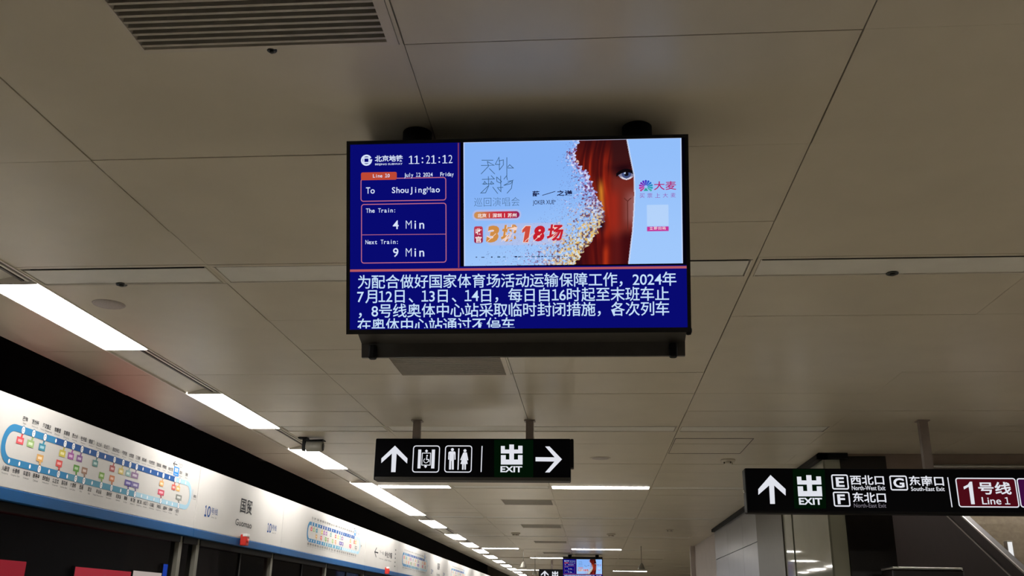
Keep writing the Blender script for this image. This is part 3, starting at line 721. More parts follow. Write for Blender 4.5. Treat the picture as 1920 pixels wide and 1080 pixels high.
# title pill, seal and edge highlight
def X_(px): return (px-869.5)/409
def Y_(py, px): return (py-(267-.0215*(px-869)))/(233.5)
def boxmask(px0, py0, px1, py1, r):
    pxm = (px0+px1)/2; s0, s1, t0, t1 = X_(px0), X_(px1), Y_(py0, pxm), Y_(py1, pxm)
    px = S*409; py = T*234+0*S
    cx_, cy_ = (s0+s1)/2*409, (t0+t1)/2*234; hw, hh = (s1-s0)/2*409, (t1-t0)/2*234
    dx = np.maximum(np.abs(px-cx_)-(hw-r), 0); dy = np.maximum(np.abs(py-cy_)-(hh-r), 0)
    return np.clip(r+.5-np.sqrt(dx*dx+dy*dy), 0, 1)
halo = boxmask(886, 394, 978, 414, 9); img = mixc(img, (206, 190, 222), halo*.55)
grad = mixc(np.zeros_like(img)+np.array((204, 142, 84)), (196, 36, 56), sm(S, X_(892), X_(940))); grad = mixc(grad, (140, 30, 84), sm(S, X_(950), X_(976)))
pm = boxmask(889, 397.5, 975, 410.5, 6.5); img = img*(1-pm[..., None])+grad*pm[..., None]
sg = mixc(np.zeros_like(img)+np.array((190, 60, 80)), (150, 30, 70), sm(T, .68, .82)); pm = boxmask(889, 425.5, 905.5, 457, 4); img = img*(1-pm[..., None])+sg*pm[..., None]
pm = boxmask(910, 419, 1062, 460, 14); img = mixc(img, (226, 190, 205), pm*.30)
pm = boxmask(1213, 424, 1253, 432.5, 1); img = mixc(img, (196, 54, 150), pm*1.0)
pm = boxmask(1213, 383.5, 1253, 423, 1); img = mixc(img, (186, 214, 250), pm*.8)
edge = (S < .004) | (S > .996) | (T < .006); img = mixc(img, (206, 218, 250), edge*.8)
P00, P10, P11, P01 = [np.array(q) for q in PC]
uvp = P00*((1-S)*(1-T))[..., None]+P10*(S*(1-T))[..., None]+P11*(S*T)[..., None]+P01*((1-S)*T)[..., None]
o_, u_, v_, n_ = [np.array(q) for q in (SF.at(0, 0, .0007), SF.u, SF.v, SF.n)]
pts = (o_+uvp[..., :1]*u_+uvp[..., 1:]*v_-np.array(base_of(tv))).reshape(-1, 3)
ii = np.arange((NX+1)*(NY+1)).reshape(NY+1, NX+1)
quads = np.stack([ii[1:, :-1], ii[1:, 1:], ii[:-1, 1:], ii[:-1, :-1]], -1).reshape(-1, 4)
me = bpy.data.meshes.new('concert_poster'); me.vertices.add(len(pts)); me.vertices.foreach_set('co', pts.ravel())
me.loops.add(quads.size); me.loops.foreach_set('vertex_index', quads.ravel()); me.polygons.add(len(quads))
me.polygons.foreach_set('loop_start', np.arange(len(quads))*4)
me.update(calc_edges=True)
cc = img/255.0; cl = np.where(cc <= .04045, cc/12.92, ((cc+.055)/1.055)**2.4)
at = me.color_attributes.new('picture', 'FLOAT_COLOR', 'POINT'); at.data.foreach_set('color', np.concatenate([cl, np.ones(cl.shape[:2]+(1,))], -1).astype(np.float32).ravel())
me.materials.append(emit_attr('screen_picture', 'picture'))
poster = bpy.data.objects.new('concert_poster', me); COL.objects.link(poster); poster.parent = screen
E_P1 = emit('poster_line_slate', rgb(58, 92, 124)); E_P2 = emit('poster_ink', rgb(22, 24, 66)); E_PW = emit('poster_white', rgb(250, 238, 236))
p = Print(SF)
def cp(x, y): return (870+x/4.695, 270+y/4.695)
for L in ([(155,143),(258,143)], [(150,190),(265,188),(206,155),(216,196),(150,265)], [(222,215),(272,265)],
          [(275,180),(308,118),(315,180),(275,180)], [(305,150),(347,140),(347,185),(312,228),(310,182)], [(377,118),(377,300)], [(383,212),(435,212),(402,183),(383,205)],
          [(158,312),(268,308),(238,278)], [(160,352),(262,352)], [(215,285),(218,368),(190,430),(148,432),(215,368)], [(170,355),(200,352),(182,330),(170,355)], [(235,355),(262,350),(240,330),(235,355)], [(252,378),(298,438)],
          [(287,290),(330,330),(322,345),(290,330),(287,290)], [(290,385),(345,382)], [(323,280),(325,420),(298,390)], [(350,312),(375,280),(382,318)], [(350,365),(432,318),(412,350),(350,365)], [(385,330),(428,322),(418,390),(378,435)]):
    p.stroke([cp(*q) for q in L], .0022, E_P1, .0012)
p.fit('巡回演唱会', (889, 387.5), (974, 369.5), E_P1, .0012, -.016)
p.build('tour_title', screen, False); p = Print(SF)
p.fit('北京', (895.5, 408.3), (912, 400.3), E_PW, .0012, .02); p.fit('深圳', (923.5, 408), (940.5, 400), E_PW, .0012, .02); p.fit('苏州', (952, 407.6), (968.5, 399.6), E_PW, .0012, .02)
p.stroke([(917.5, 408), (917.5, 400.4)], .0022, E_PW, .0012); p.stroke([(946, 407.6), (946, 400)], .0022, E_PW, .0012)
p.fit('收', (891.5, 440), (903, 428), E_PW, .0012, .02); p.fit('官', (891.5, 455), (903, 443), E_PW, .0012, .02)
p.build('city_lettering', screen, False); p = Print(SF)
E_G1 = emit('poster_gold', rgb(206, 140, 70)); E_G2 = emit('poster_orange_red', rgb(206, 78, 62)); E_G3 = emit('poster_crimson', rgb(196, 32, 46))
E_RIM = emit('poster_pale_rim', rgb(246, 214, 200))
for body, a, b, m, bo in (('3', (911, 455), (933, 423), E_G1, .05), ('城', (938, 454), (966, 421), E_G1, .035), ('8', (998, 453), (1019, 423), E_G3, .05), ('场', (1024, 452), (1053, 420.5), E_G3, .035)):
    p.fit(body, a, b, E_RIM, .0012, bo+.03, .16); p.fit(body, a, b, m, .0015, bo, .16)
one = ((986,424),(995,424),(990,454),(981,454),(984.5,434),(979,437),(979.5,431))
p.poly([(x+(-1 if x < 988 else 1), y+(1.2 if y > 440 else -1.2)) for x, y in one], E_RIM, .0012); p.poly(one, E_G2, .0015)
for x, y in ((914, 450), (940, 450), (945, 449), (984, 450), (1000, 450), (1028, 448)): p.stroke([(x, y+3), (x+16, y-12)], .0022, E_RIM, .0018)
p.build('show_count_lettering', screen, False); p = Print(SF)
p.fit('薛', (998.5, 368.5), (1011.5, 358), E_P2, .0012, .03); p.stroke([(1016.5, 366.5), (1041, 359)], .0022, E_P2, .0012)
p.fit('之谦', (1044, 367.5), (1073.5, 356.5), E_P2, .0012, .03); p.fit('JOKER XUE', (999, 386), (1039, 375), E_P2, .0012, .006)
p.fit('+', (1038.5, 379), (1042.5, 375), E_P2, .0012)
p.build('artist_lettering', screen, False); p = Print(SF)
random.seed(3); x = 892.0
while x < 1068:
    wd_ = random.uniform(1.5, 6.5); yy = 482.4-.012*(x-892)
    if random.random() < .72: p.rect((x, yy+random.uniform(.4, 1.2)), (x+wd_, yy-random.uniform(.3, 1.3)), E_P1 if random.random() < .6 else E_P2, .0012)
    x += wd_+random.uniform(.8, 2.6)
p.build('credit_marks', screen, False)
p = Print(SF)
fc = SF.uv(1211, 350.5)
fan = [(190, 60, 140), (190, 40, 150), (160, 40, 170), (120, 40, 180), (90, 40, 190), (60, 50, 190), (40, 80, 200), (40, 110, 200), (40, 140, 190), (40, 160, 180), (70, 175, 165)]
for i, col in enumerate(fan):
    t = math.radians(215-250*i/(len(fan)-1)); r0, r1 = .006, .0255; dv_ = Vector((math.cos(t), math.sin(t))); nv = Vector((-dv_.y, dv_.x)); o2 = Vector(fc)
    A = [o2+dv_*r0-nv*.0012, o2+dv_*r1*.9-nv*.0038, o2+dv_*r1, o2+dv_*r1*.9+nv*.0038, o2+dv_*r0+nv*.0012]
    p.add([SF.at(q.x, q.y, .0012) for q in A], [list(range(5))], emit('fan_%d' % i, rgb(*col)))
p.poly([(1206.5, 358), (1215.5, 358), (1211, 352)], emit('fan_teal', rgb(40, 160, 150)), .0013)
E_MAG = emit('poster_magenta', rgb(176, 36, 116)); E_PUR = emit('poster_purple', rgb(150, 70, 170))
p.fit('大麦', (1226, 356.6), (1268, 339.6), E_MAG, .0012, .012)
for i, ch in enumerate('买票上大麦'): p.fit(ch, (1199+14.6*i, 371.5-.3*i), (1208.5+14.6*i, 362.8-.3*i), E_PUR, .0012, -.004)
p.build('ticket_logo', screen, False); p = Print(SF)
for i, ch in enumerate('立即扫码'): p.fit(ch, (1218+8*i, 430.8), (1224+8*i, 425.2), E_PW, .0012, .01)
p.build('scan_label_lettering', screen, False)
# rear shroud with its lower lip, knobs, hanging poles
mb = MB(); x0, x1 = -.868, .356
prof = [(3.17, 3.02), (3.215, 2.56), (3.30, 2.50), (3.41, 2.466), (3.425, 2.416), (3.44, 2.416), (3.44, 3.19), (3.20, 3.19), (3.185, 3.17)]  # unseen top raised to block light and deepen the ceiling shade
mb.prism([(x0, a, b) for a, b in prof], (x1-x0, 0, 0), M_SHROUD)
mb.build('rear_shroud', tv)
mb = MB(); mb.lathe((x1-.002, 3.33, 2.485), [(.016, 0), (.018, .006), (.016, .016), (.006, .02)], M_BLACK, 'x', 16); mb.build('side_knob', tv)
for xx in (x0+.03, x1-.06):
    mb = MB(); mb.bevbox((xx, 3.395, 2.405), (xx+.03, 3.43, 2.46), M_BLACK, .008); mb.build('lip_bracket', tv)
for xx in (-.65, .19):
    mb = MB(); mb.lathe((xx, 3.19, 0), [(.027, 2.98), (.027, ZC-.03), (.033, ZC-.03), (.033, ZC-.005)], M_BLACK, 'z', 24); po = mb.build('hanging_pole', tv)
    mb = MB(); mb.lathe((xx, 3.19, 0), [(.050, ZC-.075), (.056, ZC-.068), (.056, ZC-.006)], M_BLACK, 'z', 28); mb.build('ceiling_flange', po)

tv2 = copy_tree(tv); p2 = (on_y(1057, 1052, 30.2)+on_y(1128, 1052, 30.2))/2
tv2.location = Vector((p2.x, 30.2, ZC)); tag(tv2, 'small far information screen low down at the end of the platform', 'screen')

# ================================================================== HANGING SIGNS
def arrow(p, pts, m): p.poly(pts, m, .0012)
def chu(p, C, m):
    """the exit character as solid blocks; C maps crop coordinates to pixels"""
    for a, b in (((1272, 305), (1314, 485)), ((1196, 318), (1232, 385)), ((1352, 316), (1391, 385)), ((1196, 350), (1391, 385)), ((1196, 400), (1240, 485)), ((1350, 400), (1391, 485)), ((1196, 440), (1391, 485))):
        p.poly([C(a[0], a[1]), C(b[0], a[1]), C(b[0], b[1]), C(a[0], b[1])], m, .0012+.0001*(a[0] % 7))
E_GREEN = emit('sign_green_field', rgb(2, 17, 5)); E_SBLACK = mat('sign_face_black', (.003, .003, .005, 1), .5, spec=.05)
# --- sign with lift, toilets, exit
SY = 8.83; X0, X1, Z0, Z1 = -2.045, -.185, 2.668, 3.062
s1 = thing('hanging_sign', 'hanging black sign with lift and toilet pictograms and right exit arrow', 'sign', ((X0+X1)/2, SY+.08, ZC), 'hanging direction signs')
mb = MB(); mb.bevbox((X0, SY+.004, Z0), (X1, SY+.16, Z1), M_BLACK, .012); mb.build('light_box', s1)
mb = MB(); mb.box((X0+.006, SY, Z0+.03), (X1-.004, SY+.006, Z1-.004), E_SBLACK); fp = mb.build('front_panel', s1)
mb = MB(); mb.bevbox((X1-.002, SY+.02, Z0+.125), (X1+.028, SY+.14, Z1), M_BLACK, .006); mb.build('end_cap', s1)
mb = MB(); mb.bevbox((X0+.02, SY-.012, Z0-.004), (X1-.004, SY+.02, Z0+.03), M_SHROUD, .004); mb.build('lower_rail', s1)
F1 = Face((0, SY-.0005, 0), (1, 0, 0), (0, 0, 1))
def C1(x, y): return (690+x/4.8, 770+y/4.8)
p = Print(F1)
p.poly([C1(1135, 262), C1(1488, 262), C1(1488, 608), C1(1135, 606)], E_GREEN, .0006); p.build('green_field', fp, False)
p = Print(F1); G = E_SIGN
p.poly([C1(*q) for q in ((243,315),(356,430),(352,476),(258,386),(248,553),(208,553),(215,386),(120,472),(120,430))], G, .0012); p.build('up_arrow', fp, False)
p = Print(F1)
p.rrect(C1(400, 552), C1(645, 318), .024, .009, G, .0012)
p.rect(C1(445, 520), C1(480, 350), G); p.rect(C1(568, 520), C1(604, 350), G)
p.rrect(C1(484, 490), C1(564, 382), .001, .007, G, .0012)
for cx_, cy_ in ((527, 363), (518, 502)): p.poly([C1(cx_, cy_-15), C1(cx_+14, cy_), C1(cx_, cy_+15), C1(cx_-14, cy_)], G, .0013)
p.disc(C1(532, 405), .008, G, .0012, 12); p.stroke([C1(530, 415), C1(528, 440), C1(546, 440), C1(550, 460)], .009, G, .0012); p.ring(C1(522, 450), .021, .006, G, .0013, 120, 350, 14)
p.build('lift_pictogram', fp, False)
p = Print(F1)
p.rrect(C1(690, 552), C1(935, 318), .024, .009, G, .0012); p.stroke([C1(818, 340), C1(810, 532)], .011, G, .0012)
p.disc(C1(760, 351), .0145, G, .0012, 16)
p.poly([C1(*q) for q in ((735,367),(780,367),(788,376),(788,440),(778,442),(776,392),(773,392),(772,530),(754,530),(753,452),(748,452),(747,530),(729,530),(733,392),(730,392),(730,440),(721,440),(724,376))], G, .0012)
p.disc(C1(873, 360), .0145, G, .0012, 16)
p.poly([C1(*q) for q in ((858,376),(890,376),(903,445),(893,448),(884,402),(897,480),(882,480),(881,531),(868,531),(867,482),(862,482),(860,531),(846,531),(847,480),(832,480),(858,402),(841,447),(830,443))], G, .0012)
p.build('toilet_pictogram', fp, False)
p = Print(F1); p.stroke([C1(1027, 318), C1(1018, 552)], .009, G, .0012); p.build('divider', fp, False)
p = Print(F1); chu(p, C1, G); p.fit('EXIT', C1(1192, 554), C1(1388, 500), G, .0012, .03); p.build('exit_lettering', fp, False)
p = Print(F1)
p.poly([C1(*q) for q in ((1508,418),(1680,420),(1594,322),(1634,322),(1746,438),(1634,556),(1594,556),(1678,458),(1508,456))], G, .0012); p.build('right_arrow', fp, False)
for xx in (-1.665, -.575):
    mb = MB(); mb.box((xx-.035, SY+.05, Z1-.01), (xx+.035, SY+.11, ZC), M_POST); po = mb.build('hanging_post', s1)
    mb = MB(); mb.box((xx-.052, SY+.035, ZC-.012), (xx+.052, SY+.125, ZC-.002), M_POST); mb.build('ceiling_plate', po)
# --- sign with exits E F G and line 1
X0, X1, Z0, Z1 = 1.408, 5.2, 2.392, 2.793
s2 = thing('hanging_sign', 'long hanging black sign listing exits E, F, G and Line 1', 'sign', ((X0+X1)/2, SY+.08, ZC), 'hanging direction signs')
mb = MB(); mb.bevbox((X0, SY+.004, Z0), (X1, SY+.16, Z1), M_BLACK, .012); mb.build('light_box', s2)
mb = MB(); mb.box((X0+.006, SY, Z0+.02), (X1-.004, SY+.006, Z1-.004), E_SBLACK); fp = mb.build('front_panel', s2)
mb = MB(); mb.lathe((X0-.012, SY+.08, Z0+.2), [(.012, 0), (.015, .004), (.015, .014)], mat('latch_chrome', (.8, .8, .8, 1), .2, 1), 'x', 14); mb.build('latch', s2)['label'] = 'bright chrome latch'
def C2(x, y): return (1380+x/6.857, 860+y/6.857)
def C3(x, y): return (1640+x/6.857, 860+y/6.857)
p = Print(F1); p.poly([C2(725, 135), C2(1140, 140), C2(1160, 640), C2(750, 640)], E_GREEN, .0006); p.build('green_field', fp, False)
p = Print(F1); p.poly([C2(*q) for q in ((443,210),(638,392),(638,476),(490,345),(501,582),(438,582),(425,345),(287,466),(285,392))], G, .0012); p.build('up_arrow', fp, False)
p = Print(F1)
def C2b(x, y): return C2(780+(x-1196)/195*310+(y-305)*.11, 212+(y-305)/180*273)
chu(p, C2b, G); p.fit('EXIT', C2(812, 592), C2(1104, 505), G, .0012, .03); p.build('exit_lettering', fp, False)
p = Print(F1)
p.rrect(C2(1246, 388), C2(1428, 212), .012, .012, G, .0012); p.fit('E', C2(1290, 362), C2(1386, 240), G, .0012, .03)
p.build('exit_letter_box', fp, False); p = Print(F1)
p.rrect(C2(1268, 608), C2(1448, 434), .012, .012, G, .0012); p.fit('F', C2(1310, 585), C2(1396, 460), G, .0012, .03)
p.build('exit_letter_box', fp, False); p = Print(F1)
p.rrect(C3(214, 400), C3(402, 226), .012, .012, G, .0012); p.fit('G', C3(246, 374), C3(372, 250), G, .0012, .03)
p.build('exit_letter_box', fp, False)
p = Print(F1)
p.fit('西北口', (1595, 909), (1656.5, 891.5), G, .0012, .02); p.fit('North-West Exit', (1597.5, 919), (1659.5, 911), G, .0012, .01)
p.build('exit_name', fp, False); p = Print(F1)
p.fit('东北口', (1599.5, 942), (1660, 923.2), G, .0012, .02); p.fit('North-East Exit', (1601.5, 951.5), (1661, 944.3), E_SIGNDIM, .0012, 0)
p.build('exit_name', fp, False); p = Print(F1)
p.fit('东南口', (1705.5, 911), (1768, 892.3), G, .0012, .02); p.fit('South-East Exit', (1708.5, 920.5), (1770.5, 913), G, .0012, .01)
p.build('exit_name', fp, False); p = Print(F1)
p.stroke([(1776.8, 895), (1785, 951)], .009, G, .0012); p.build('divider', fp, False)
p = Print(F1); E_MAR = emit('sign_line_maroon', rgb(74, 12, 22))
def quad_rr(a, b, c, d): return [a, b, c, d]
p.rfill(C3(1090, 618), C3(1800, 256), .02, E_MAR, .0008); p.rrect(C3(1090, 618), C3(1800, 256), .02, .010, G, .0012)
p.poly([C3(*q) for q in ((1252,296),(1288,586),(1240,586),(1208,362),(1148,396),(1140,362),(1196,334),(1222,296))], G, .0013); p.fit('号线', C3(1342, 460), C3(1740, 300), G, .0013, .022); p.fit('Line', C3(1385, 588), C3(1618, 496), G, .0013, .008); p.fit('1', C3(1678, 588), C3(1730, 496), G, .0013, .012)
p.build('line_badge', fp, False)
p = Print(F1); p.rfill(C3(1885, 622), C3(2600, 262), .02, emit('sign_line_purple', rgb(60, 14, 60)), .0008); p.rrect(C3(1885, 622), C3(2600, 262), .02, .010, G, .0012); p.build('purple_line_badge', fp, False)
for xx in (3.07, 4.5):
    mb = MB(); mb.box((xx-.038, SY+.05, Z1-.01), (xx+.038, SY+.115, ZC), M_POST); po = mb.build('hanging_post', s2)
    mb = MB(); mb.box((xx-.056, SY+.035, ZC-.012), (xx+.056, SY+.13, ZC-.002), M_POST); mb.build('ceiling_plate', po)
# --- far sign beyond the far screen
FY = 33.5; P = on_y(1010, 1067, FY); X0, Z1 = P.x, P.z; X1, Z0 = X0+1.86, Z1-.40
s3 = thing('hanging_sign', 'small far hanging black sign with up arrow beside the far screen', 'sign', ((X0+X1)/2, FY+.08, ZC), 'hanging direction signs')
mb = MB(); mb.bevbox((X0, FY+.004, Z0), (X1, FY+.16, Z1), M_BLACK, .012); mb.build('light_box', s3)
mb = MB(); mb.box((X0+.006, FY, Z0+.02), (X1-.004, FY+.006, Z1-.004), E_SBLACK); fp = mb.build('front_panel', s3)
F3 = Face((X0, FY-.001, Z0), (1, 0, 0), (0, 0, 1)); p = Print(F3, False)
p.poly([(.21+a, .2+b) for a, b in ((0,.15),(.13,.03),(.13,-.02),(.025,.07),(.02,-.15),(-.02,-.15),(-.025,.07),(-.13,-.02),(-.13,.03))], G, .002)
def C5(ox): return lambda x, y: (ox+(x-1196)/195*.205, .335-(y-305)/180*.19)
for ox in (.46, .86): chu(p, C5(ox), G); p.fit('EXIT', (ox, .065), (ox+.205, .125), G, .002, .03)
p.build('sign_lettering', fp, False)
for xx in (X0+.45, X1-.4):
    mb = MB(); mb.box((xx-.035, FY+.05, Z1-.01), (xx+.035, FY+.11, ZC), M_POST); mb.build('hanging_post', s3)

# ================================================================== STAIR ENCLOSURE ON THE RIGHT
XW = 2.60; YN, YF = 10.85, 20.8; YP0, YP1 = 12.75, 15.36
mb = MB(); edges = [YP1, 17.0, 18.9, YF]
for i in range(3):
    for z0, z1 in ((0, 2.62), (2.63, 3.2)): mb.box((XW, edges[i]+.004, z0), (XW+.1, edges[i+1]-.004, z1), M_CLAD)
mb.box((XW+.02, YP1, 0), (XW+.12, YF, 3.22), M_SEAM); mb.box((XW+.01, YF-.12, 0), (XW+.1, YF+.01, 3.2), M_BLACK)
structure(mb, 'wall_stair_side', 'grey metal clad side wall of the stair enclosure', 'wall')
mb = MB(); mb.box((XW-.03, YP0+.55, 0), (XW+.12, YP1, 3.2), M_PILASTER); mb.box((XW-.012, YP0, 0), (XW+.12, YP0+.55, 3.2), M_GLAZE); structure(mb, 'trim_3', 'dark bronze grey pilaster on the stair enclosure wall', 'pilaster')
g = thing('glazed_corner', 'glossy green grey glazed corner of the stair enclosure under the exit sign', 'glazing', (XW, YN, 0))
mb = MB(); mb.box((XW, YN, 0), (XW+.02, YP0-.03, 3.185), M_GLAZE); mb.build('side_pane', g)
mb = MB(); mb.box((XW+.02, YN, 0), (2.785, YN+.02, 3.185), mat('glazed_grey_lightened', (.40, .41, .34, 1), .08, 0, .05, 2.2)); mb.build('front_pane', g)  # front pane coloured lighter to make up for the dimmer light on it
mb = MB(); mb.box((XW-.003, YN-.003, 0), (XW+.003, YN+.003, 3.185), M_GLAZE); mb.build('corner_strip', g)
mb = MB(); mb.box((2.79, YN-.03, 0), (3.28, YN+.45, 3.22), M_GRANITE); structure(mb, 'trim_4', 'black polished granite column beside the glazed corner', 'column')
mb = MB(); mb.box((2.54, YN-.08, 3.19), (XW+.04, YF, ZC-.002), M_BLACK); mb.box((2.54, YN-.08, 3.19), (2.86, YN+.03, ZC-.002), M_BLACK)
structure(mb, 'trim_5', 'black trim where the enclosure meets the ceiling', 'trim')
mb = MB(); mb.box((2.86, YN-.02, 2.86), (8.1, YN+.12, ZC-.002), M_BULK); structure(mb, 'trim_6', 'bronze bulkhead across the head of the stairs', 'bulkhead')
mb = MB(); mb.tube((3.75, YN-.045, 3.11), (8.0, YN-.045, 3.11), .022, M_STEEL, 16)
for xx in (3.8, 5.6, 7.6): mb.tube((xx, YN-.045, 3.11), (xx, YN-.015, 3.11), .01, M_STEEL)
tag(mb.build('steel_rail'), 'polished steel rail on the bronze bulkhead above the long exit sign', 'rail')
# stairwell shell
mb = MB()
mb.box((7.4, YN, 0), (7.6, 26, 7), M_WELL); mb.box((XW+.12, YN+.45, 0), (XW+.3, 26, 7), M_WELL); mb.box((XW, 26, 2), (7.6, 26.2, 7), M_WELL); mb.box((XW, YN+.1, 6.6), (7.6, 26.2, 6.8), M_WELL); mb.box((XW+.12, YN+.12, ZC), (7.6, YN+.3, 6.8), M_WELL)
structure(mb, 'wall_stairwell', 'beige walls of the stairwell beyond the exit sign', 'wall')
# stairs rising away, 26 degrees
RX = 4.5; A1, B1 = on_x(1893, 1077, RX), on_x(1777, 967, RX); A2, B2 = on_x(1920, 1073, RX), on_x(1805, 968, RX)
sl = ((B1.z-A1.z)/(B1.y-A1.y)+(B2.z-A2.z)/(B2.y-A2.y))/2
zl = lambda y, P=A1: P.z+sl*(y-P.y)
zu = lambda y, P=A2: P.z+sl*(y-P.y)
mb = MB(); n = 24; y_s = 9.9; tr = .30; rs = tr*sl
for i in range(n): mb.box((RX+.08, y_s+tr*i, 0 if i < 4 else rs*(i-3)), (7.4, y_s+tr*(i+1), rs*(i+1)), M_FLOOR)
structure(mb, 'floor_stair', 'granite stair flight rising behind the exit sign', 'stairs')
bal = thing('stair_balustrade', 'long dark brown sloping stair balustrade with two pale steel edge strips', 'balustrade', (RX, 9.4, 0))
ya, yb_ = 9.6, 18.0
mb = MB(); mb.prism([(RX, ya, 0), (RX, yb_, 0), (RX, yb_, zu(yb_)), (RX, ya, zu(ya))], (.08, 0, 0), M_BALUS); mb.build('side_panel', bal)
for f_, nm in ((zl, 'lower_strip'), (zu, 'upper_strip')):
    mb = MB(); mb.obox((RX-.014, ya, f_(ya)-.01), Vector((.016, 0, 0)), Vector((0, yb_-ya, sl*(yb_-ya))), Vector((0, 0, .022)), M_STEEL); mb.build(nm, bal)
# left flight side seen darkly behind the column
bal2 = thing('stair_balustrade', 'second lower stair balustrade left of the brown one, nearly black', 'balustrade', (3.6, 10, 0))
P1 = on_x(1835, 1080, 4.0); P2 = on_x(1816, 1059, 4.0); z2 = lambda y: P1.z+sl*(y-P1.y)
mb = MB(); mb.prism([(4.0, 9.2, 0), (4.0, 10.4, 0), (4.0, 10.4, z2(10.4)), (4.0, 9.2, z2(9.2))], (.05, 0, 0), M_GRANITE); mb.build('side_panel', bal2)
mb = MB(); mb.obox((3.99, 9.2, z2(9.2)), Vector((.06, 0, 0)), Vector((0, 1.2, sl*1.2)), Vector((0, 0, .02)), M_STEEL); mb.build('handrail', bal2)
# black cabinet whose top edge shows at the foot of the stairs
PA, PB = on_y(1673, 1063, 10.2), on_y(1808, 1065, 10.2)
t = thing('equipment_cabinet', 'black cabinet with a pale top edge at the foot of the stairs', 'cabinet', (PA.x, 10.2, 0))
mb = MB(); mb.bevbox((PA.x, 10.2, .02), (PB.x, 10.6, PA.z-.02), M_GRANITE, .02); mb.build('body', t)
mb = MB(); mb.bevbox((PA.x, 10.19, PA.z-.02), (PB.x-.02, 10.6, PA.z), M_STEEL, .004); mb.build('top_edge', t)
# lit box on the right stair wall
PB_ = on_y(1896, 1040, 13.2)
t = thing('wall_light_box', 'small bright lit box on the stairwell wall at the right edge', 'light box', (PB_.x, 13.2, PB_.z-.2))
mb = MB(); mb.bevbox((PB_.x-.03, 13.2, PB_.z-.2), (PB_.x+.05, 13.32, PB_.z+.18), M_IVORY, .008); mb.build('case', t)
mb = MB(); mb.box((PB_.x-.025, 13.192, PB_.z-.18), (PB_.x+.03, 13.2, PB_.z+.16), emit('light_box_glow', rgb(235, 235, 235))); mb.build('lit_face', t)
# unseen lamp added upstairs to brighten the stairwell
t = thing('stairwell_fill_lamp', 'added unseen ceiling lamp that brightens the stairwell', 'lamp', (5.6, 16, 6.56))
mb = MB(); mb.box((5.0, 15.6, 6.555), (6.4, 15.9, 6.598), M_STEEL); mb.build('housing', t)
mb = MB(); mb.box((5.02, 15.62, 6.552), (6.38, 15.88, 6.56), emit('stair_fill_glow', LAMP_COL+(1,), 200)); mb.build('diffuser', t)

# ================================================================== SMALL THINGS ON THE CEILING
# bullet camera
c0 = on_z(570, 826); cy_ = 9.86
t = thing('security_camera', 'grey bullet security camera beside the platform edge lamps', 'camera', (-3.04, cy_, ZC))
mb = MB(); zc_ = 3.155
mb.lathe((-3.03, cy_, zc_), [(.05, 0), (.056, .006), (.056, .165), (.050, .18), (.040, .18), (.038, .172)], M_GREYPLASTIC, 'x', 24); bd = mb.build('body', t)
mb = MB(); mb.prism([(-3.04, cy_-.062, zc_+.055), (-2.84, cy_-.062, zc_+.06), (-2.84, cy_+.062, zc_+.06), (-3.04, cy_+.062, zc_+.055)], (0, 0, .008), M_BLACK); mb.build('sun_hood', bd)
mb = MB(); mb.box((-3.075, cy_-.02, zc_-.05), (-3.045, cy_+.02, ZC-.008), M_BLACK); mb.box((-3.07, cy_-.012, zc_-.012), (-3.02, cy_+.012, zc_+.012), M_BLACK)
mb.box((-3.12, cy_-.045, ZC-.014), (-3.02, cy_+.045, ZC-.003), M_BLACK); mb.build('bracket', t)
mb = MB(); mb.lathe((-2.852, cy_, zc_), [(.036, 0), (.03, .004), (.012, .006)], M_BEZEL, 'x', 20); mb.build('lens', bd)
# small dark plugs
for (px, py, r, lab) in ((510, 93.5, .016, 'tiny dark plug at the lip of the large vent'), (1673, 512.5, .031, 'dark oval sprinkler plug on the right-hand ceiling'), (228, 533.5, .030, 'dark plug near the nearest trough lamp')):
    q = on_z(px, py); t = thing('sprinkler_plug', lab, 'sprinkler plug', q, 'dark ceiling plugs')
    mb = MB(); mb.lathe(q, [(r, -.004), (r*1.05, -.002), (r*1.05, .0)], M_DARKHOLE, 'z', 20); mb.build('cover_disc', t)
    mb = MB(); mb.lathe(q, [(r*.35, -.012), (r*.45, -.010), (r*.45, -.004)], M_DARKHOLE, 'z', 14); mb.build('stem', t)
# flush speakers
for (px, py, r, lab) in ((204, 570, .093, 'round flush speaker grille near the nearest trough lamp'), (1126, 859, .115, 'round flush ceiling speaker right of the hanging lift sign')):
    q = on_z(px, py); t = thing('ceiling_speaker', lab, 'speaker', q, 'flush ceiling speakers')
    mb = MB(); mb.lathe(q, [(r*.9, -.004), (r, -.006), (r*1.04, -.002), (r*1.04, 0)], M_IVORY if px > 1000 else M_GRILLE, 'z', 32); mb.build('rim', t)
    mb = MB(); mb.lathe(q, [(r*.1, -.0075), (r*.86, -.006), (r*.9, -.003)], M_GRILLE, 'z', 32); mb.build('grille', t)
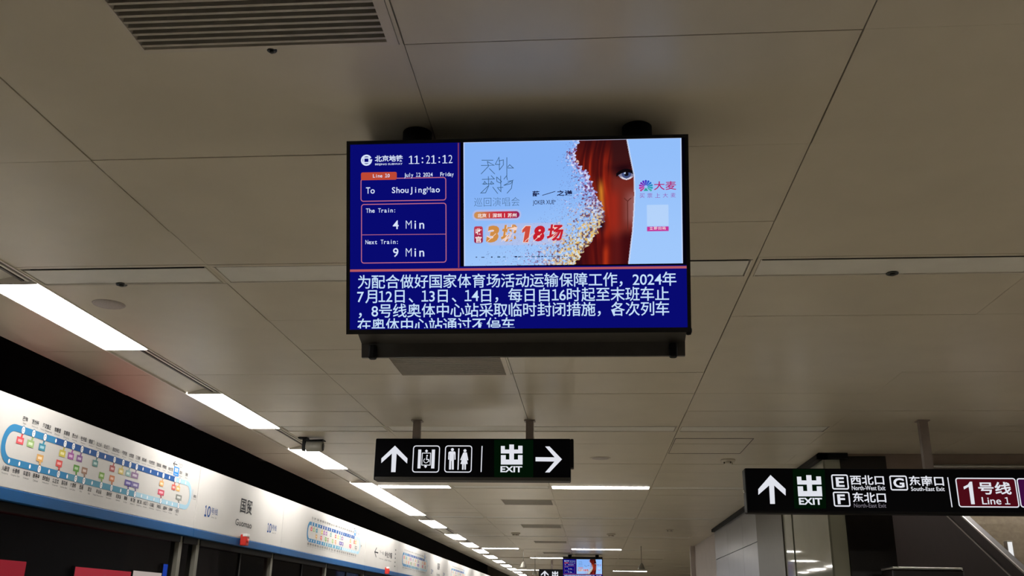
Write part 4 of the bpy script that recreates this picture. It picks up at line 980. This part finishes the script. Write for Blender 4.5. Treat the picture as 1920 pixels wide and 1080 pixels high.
# smoke detectors
def detector(px, py, s, lab):
    q = on_z(px, py); t = thing('smoke_detector', lab, 'smoke detector', q, 'smoke detectors')
    mb = MB(); mb.lathe(q, [(.062*s, -.030*s), (.080*s, -.026*s), (.088*s, -.012*s), (.088*s, -.001)], M_IVORY, 'z', 28); mb.build('base', t)
    mb = MB(); mb.lathe(q, [(.03*s, -.056*s), (.048*s, -.053*s), (.054*s, -.042*s), (.05*s, -.029*s)], M_IVORY, 'z', 24); mb.build('sensor_head', t)
    for k in range(4):
        a = k*math.pi/2+.4; mb = MB(); mb.box((q.x+.056*s*math.cos(a)-.006, q.y+.056*s*math.sin(a)-.006, q.z-.05*s), (q.x+.056*s*math.cos(a)+.006, q.y+.056*s*math.sin(a)+.006, q.z-.03*s), M_SHROUD); mb.build('cage_rib', t)
detector(1365, 862, .95, 'round white smoke detector left of the long exit sign')
detector(967, 999, 1.2, 'smoke detector beyond the lift sign, beside the vents')
detector(1146, 1001, 1.1, 'faint smoke detector above the far screen')
detector(1256, 992, 1.0, 'faint smoke detector near the stair enclosure corner')
# pendant speakers far down the platform
for (px, py, Y, lab) in ((1203, 1063, 26.0, 'far cone shaped pendant speaker right of the far screen'), (981, 1060, 28.0, 'far pale cone pendant speaker left of the far screen'), (1003, 1074, 31.0, 'far pale cone pendant speaker next to the far sign')):
    q = on_y(px, py, Y); t = thing('pendant_speaker', lab, 'speaker', (q.x, Y, ZC), 'pendant speakers')
    mb = MB(); mb.lathe((q.x, Y, q.z), [(.10, -.06), (.095, -.05), (.05, .05), (.02, .10)], M_GREYPLASTIC, 'z', 20); mb.build('cone', t)
    mb = MB(); mb.tube((q.x, Y, q.z+.09), (q.x, Y, ZC-.01), .008, M_GREYPLASTIC, 8); mb.build('rod', t)
# access hatch outline
mb = MB(); H = [on_z(1253, 850), on_z(1388, 850), on_z(1400, 822), on_z(1262, 822)]
x0, x1, ya, yb_ = H[0].x, H[1].x, H[2].y, H[0].y
for a, b in (((x0, ya), (x1, ya+.006)), ((x0, yb_-.006), (x1, yb_)), ((x0, ya), (x0+.006, yb_)), ((x1-.006, ya), (x1, yb_))): mb.box((a[0], a[1], ZC-.0035), (b[0], b[1], ZC-.0005), M_SLAT)
structure(mb, 'trim_7', 'thin outline of an access hatch in the ceiling', 'hatch')

bpy.data.objects.remove(_txto); bpy.data.curves.remove(_txt)
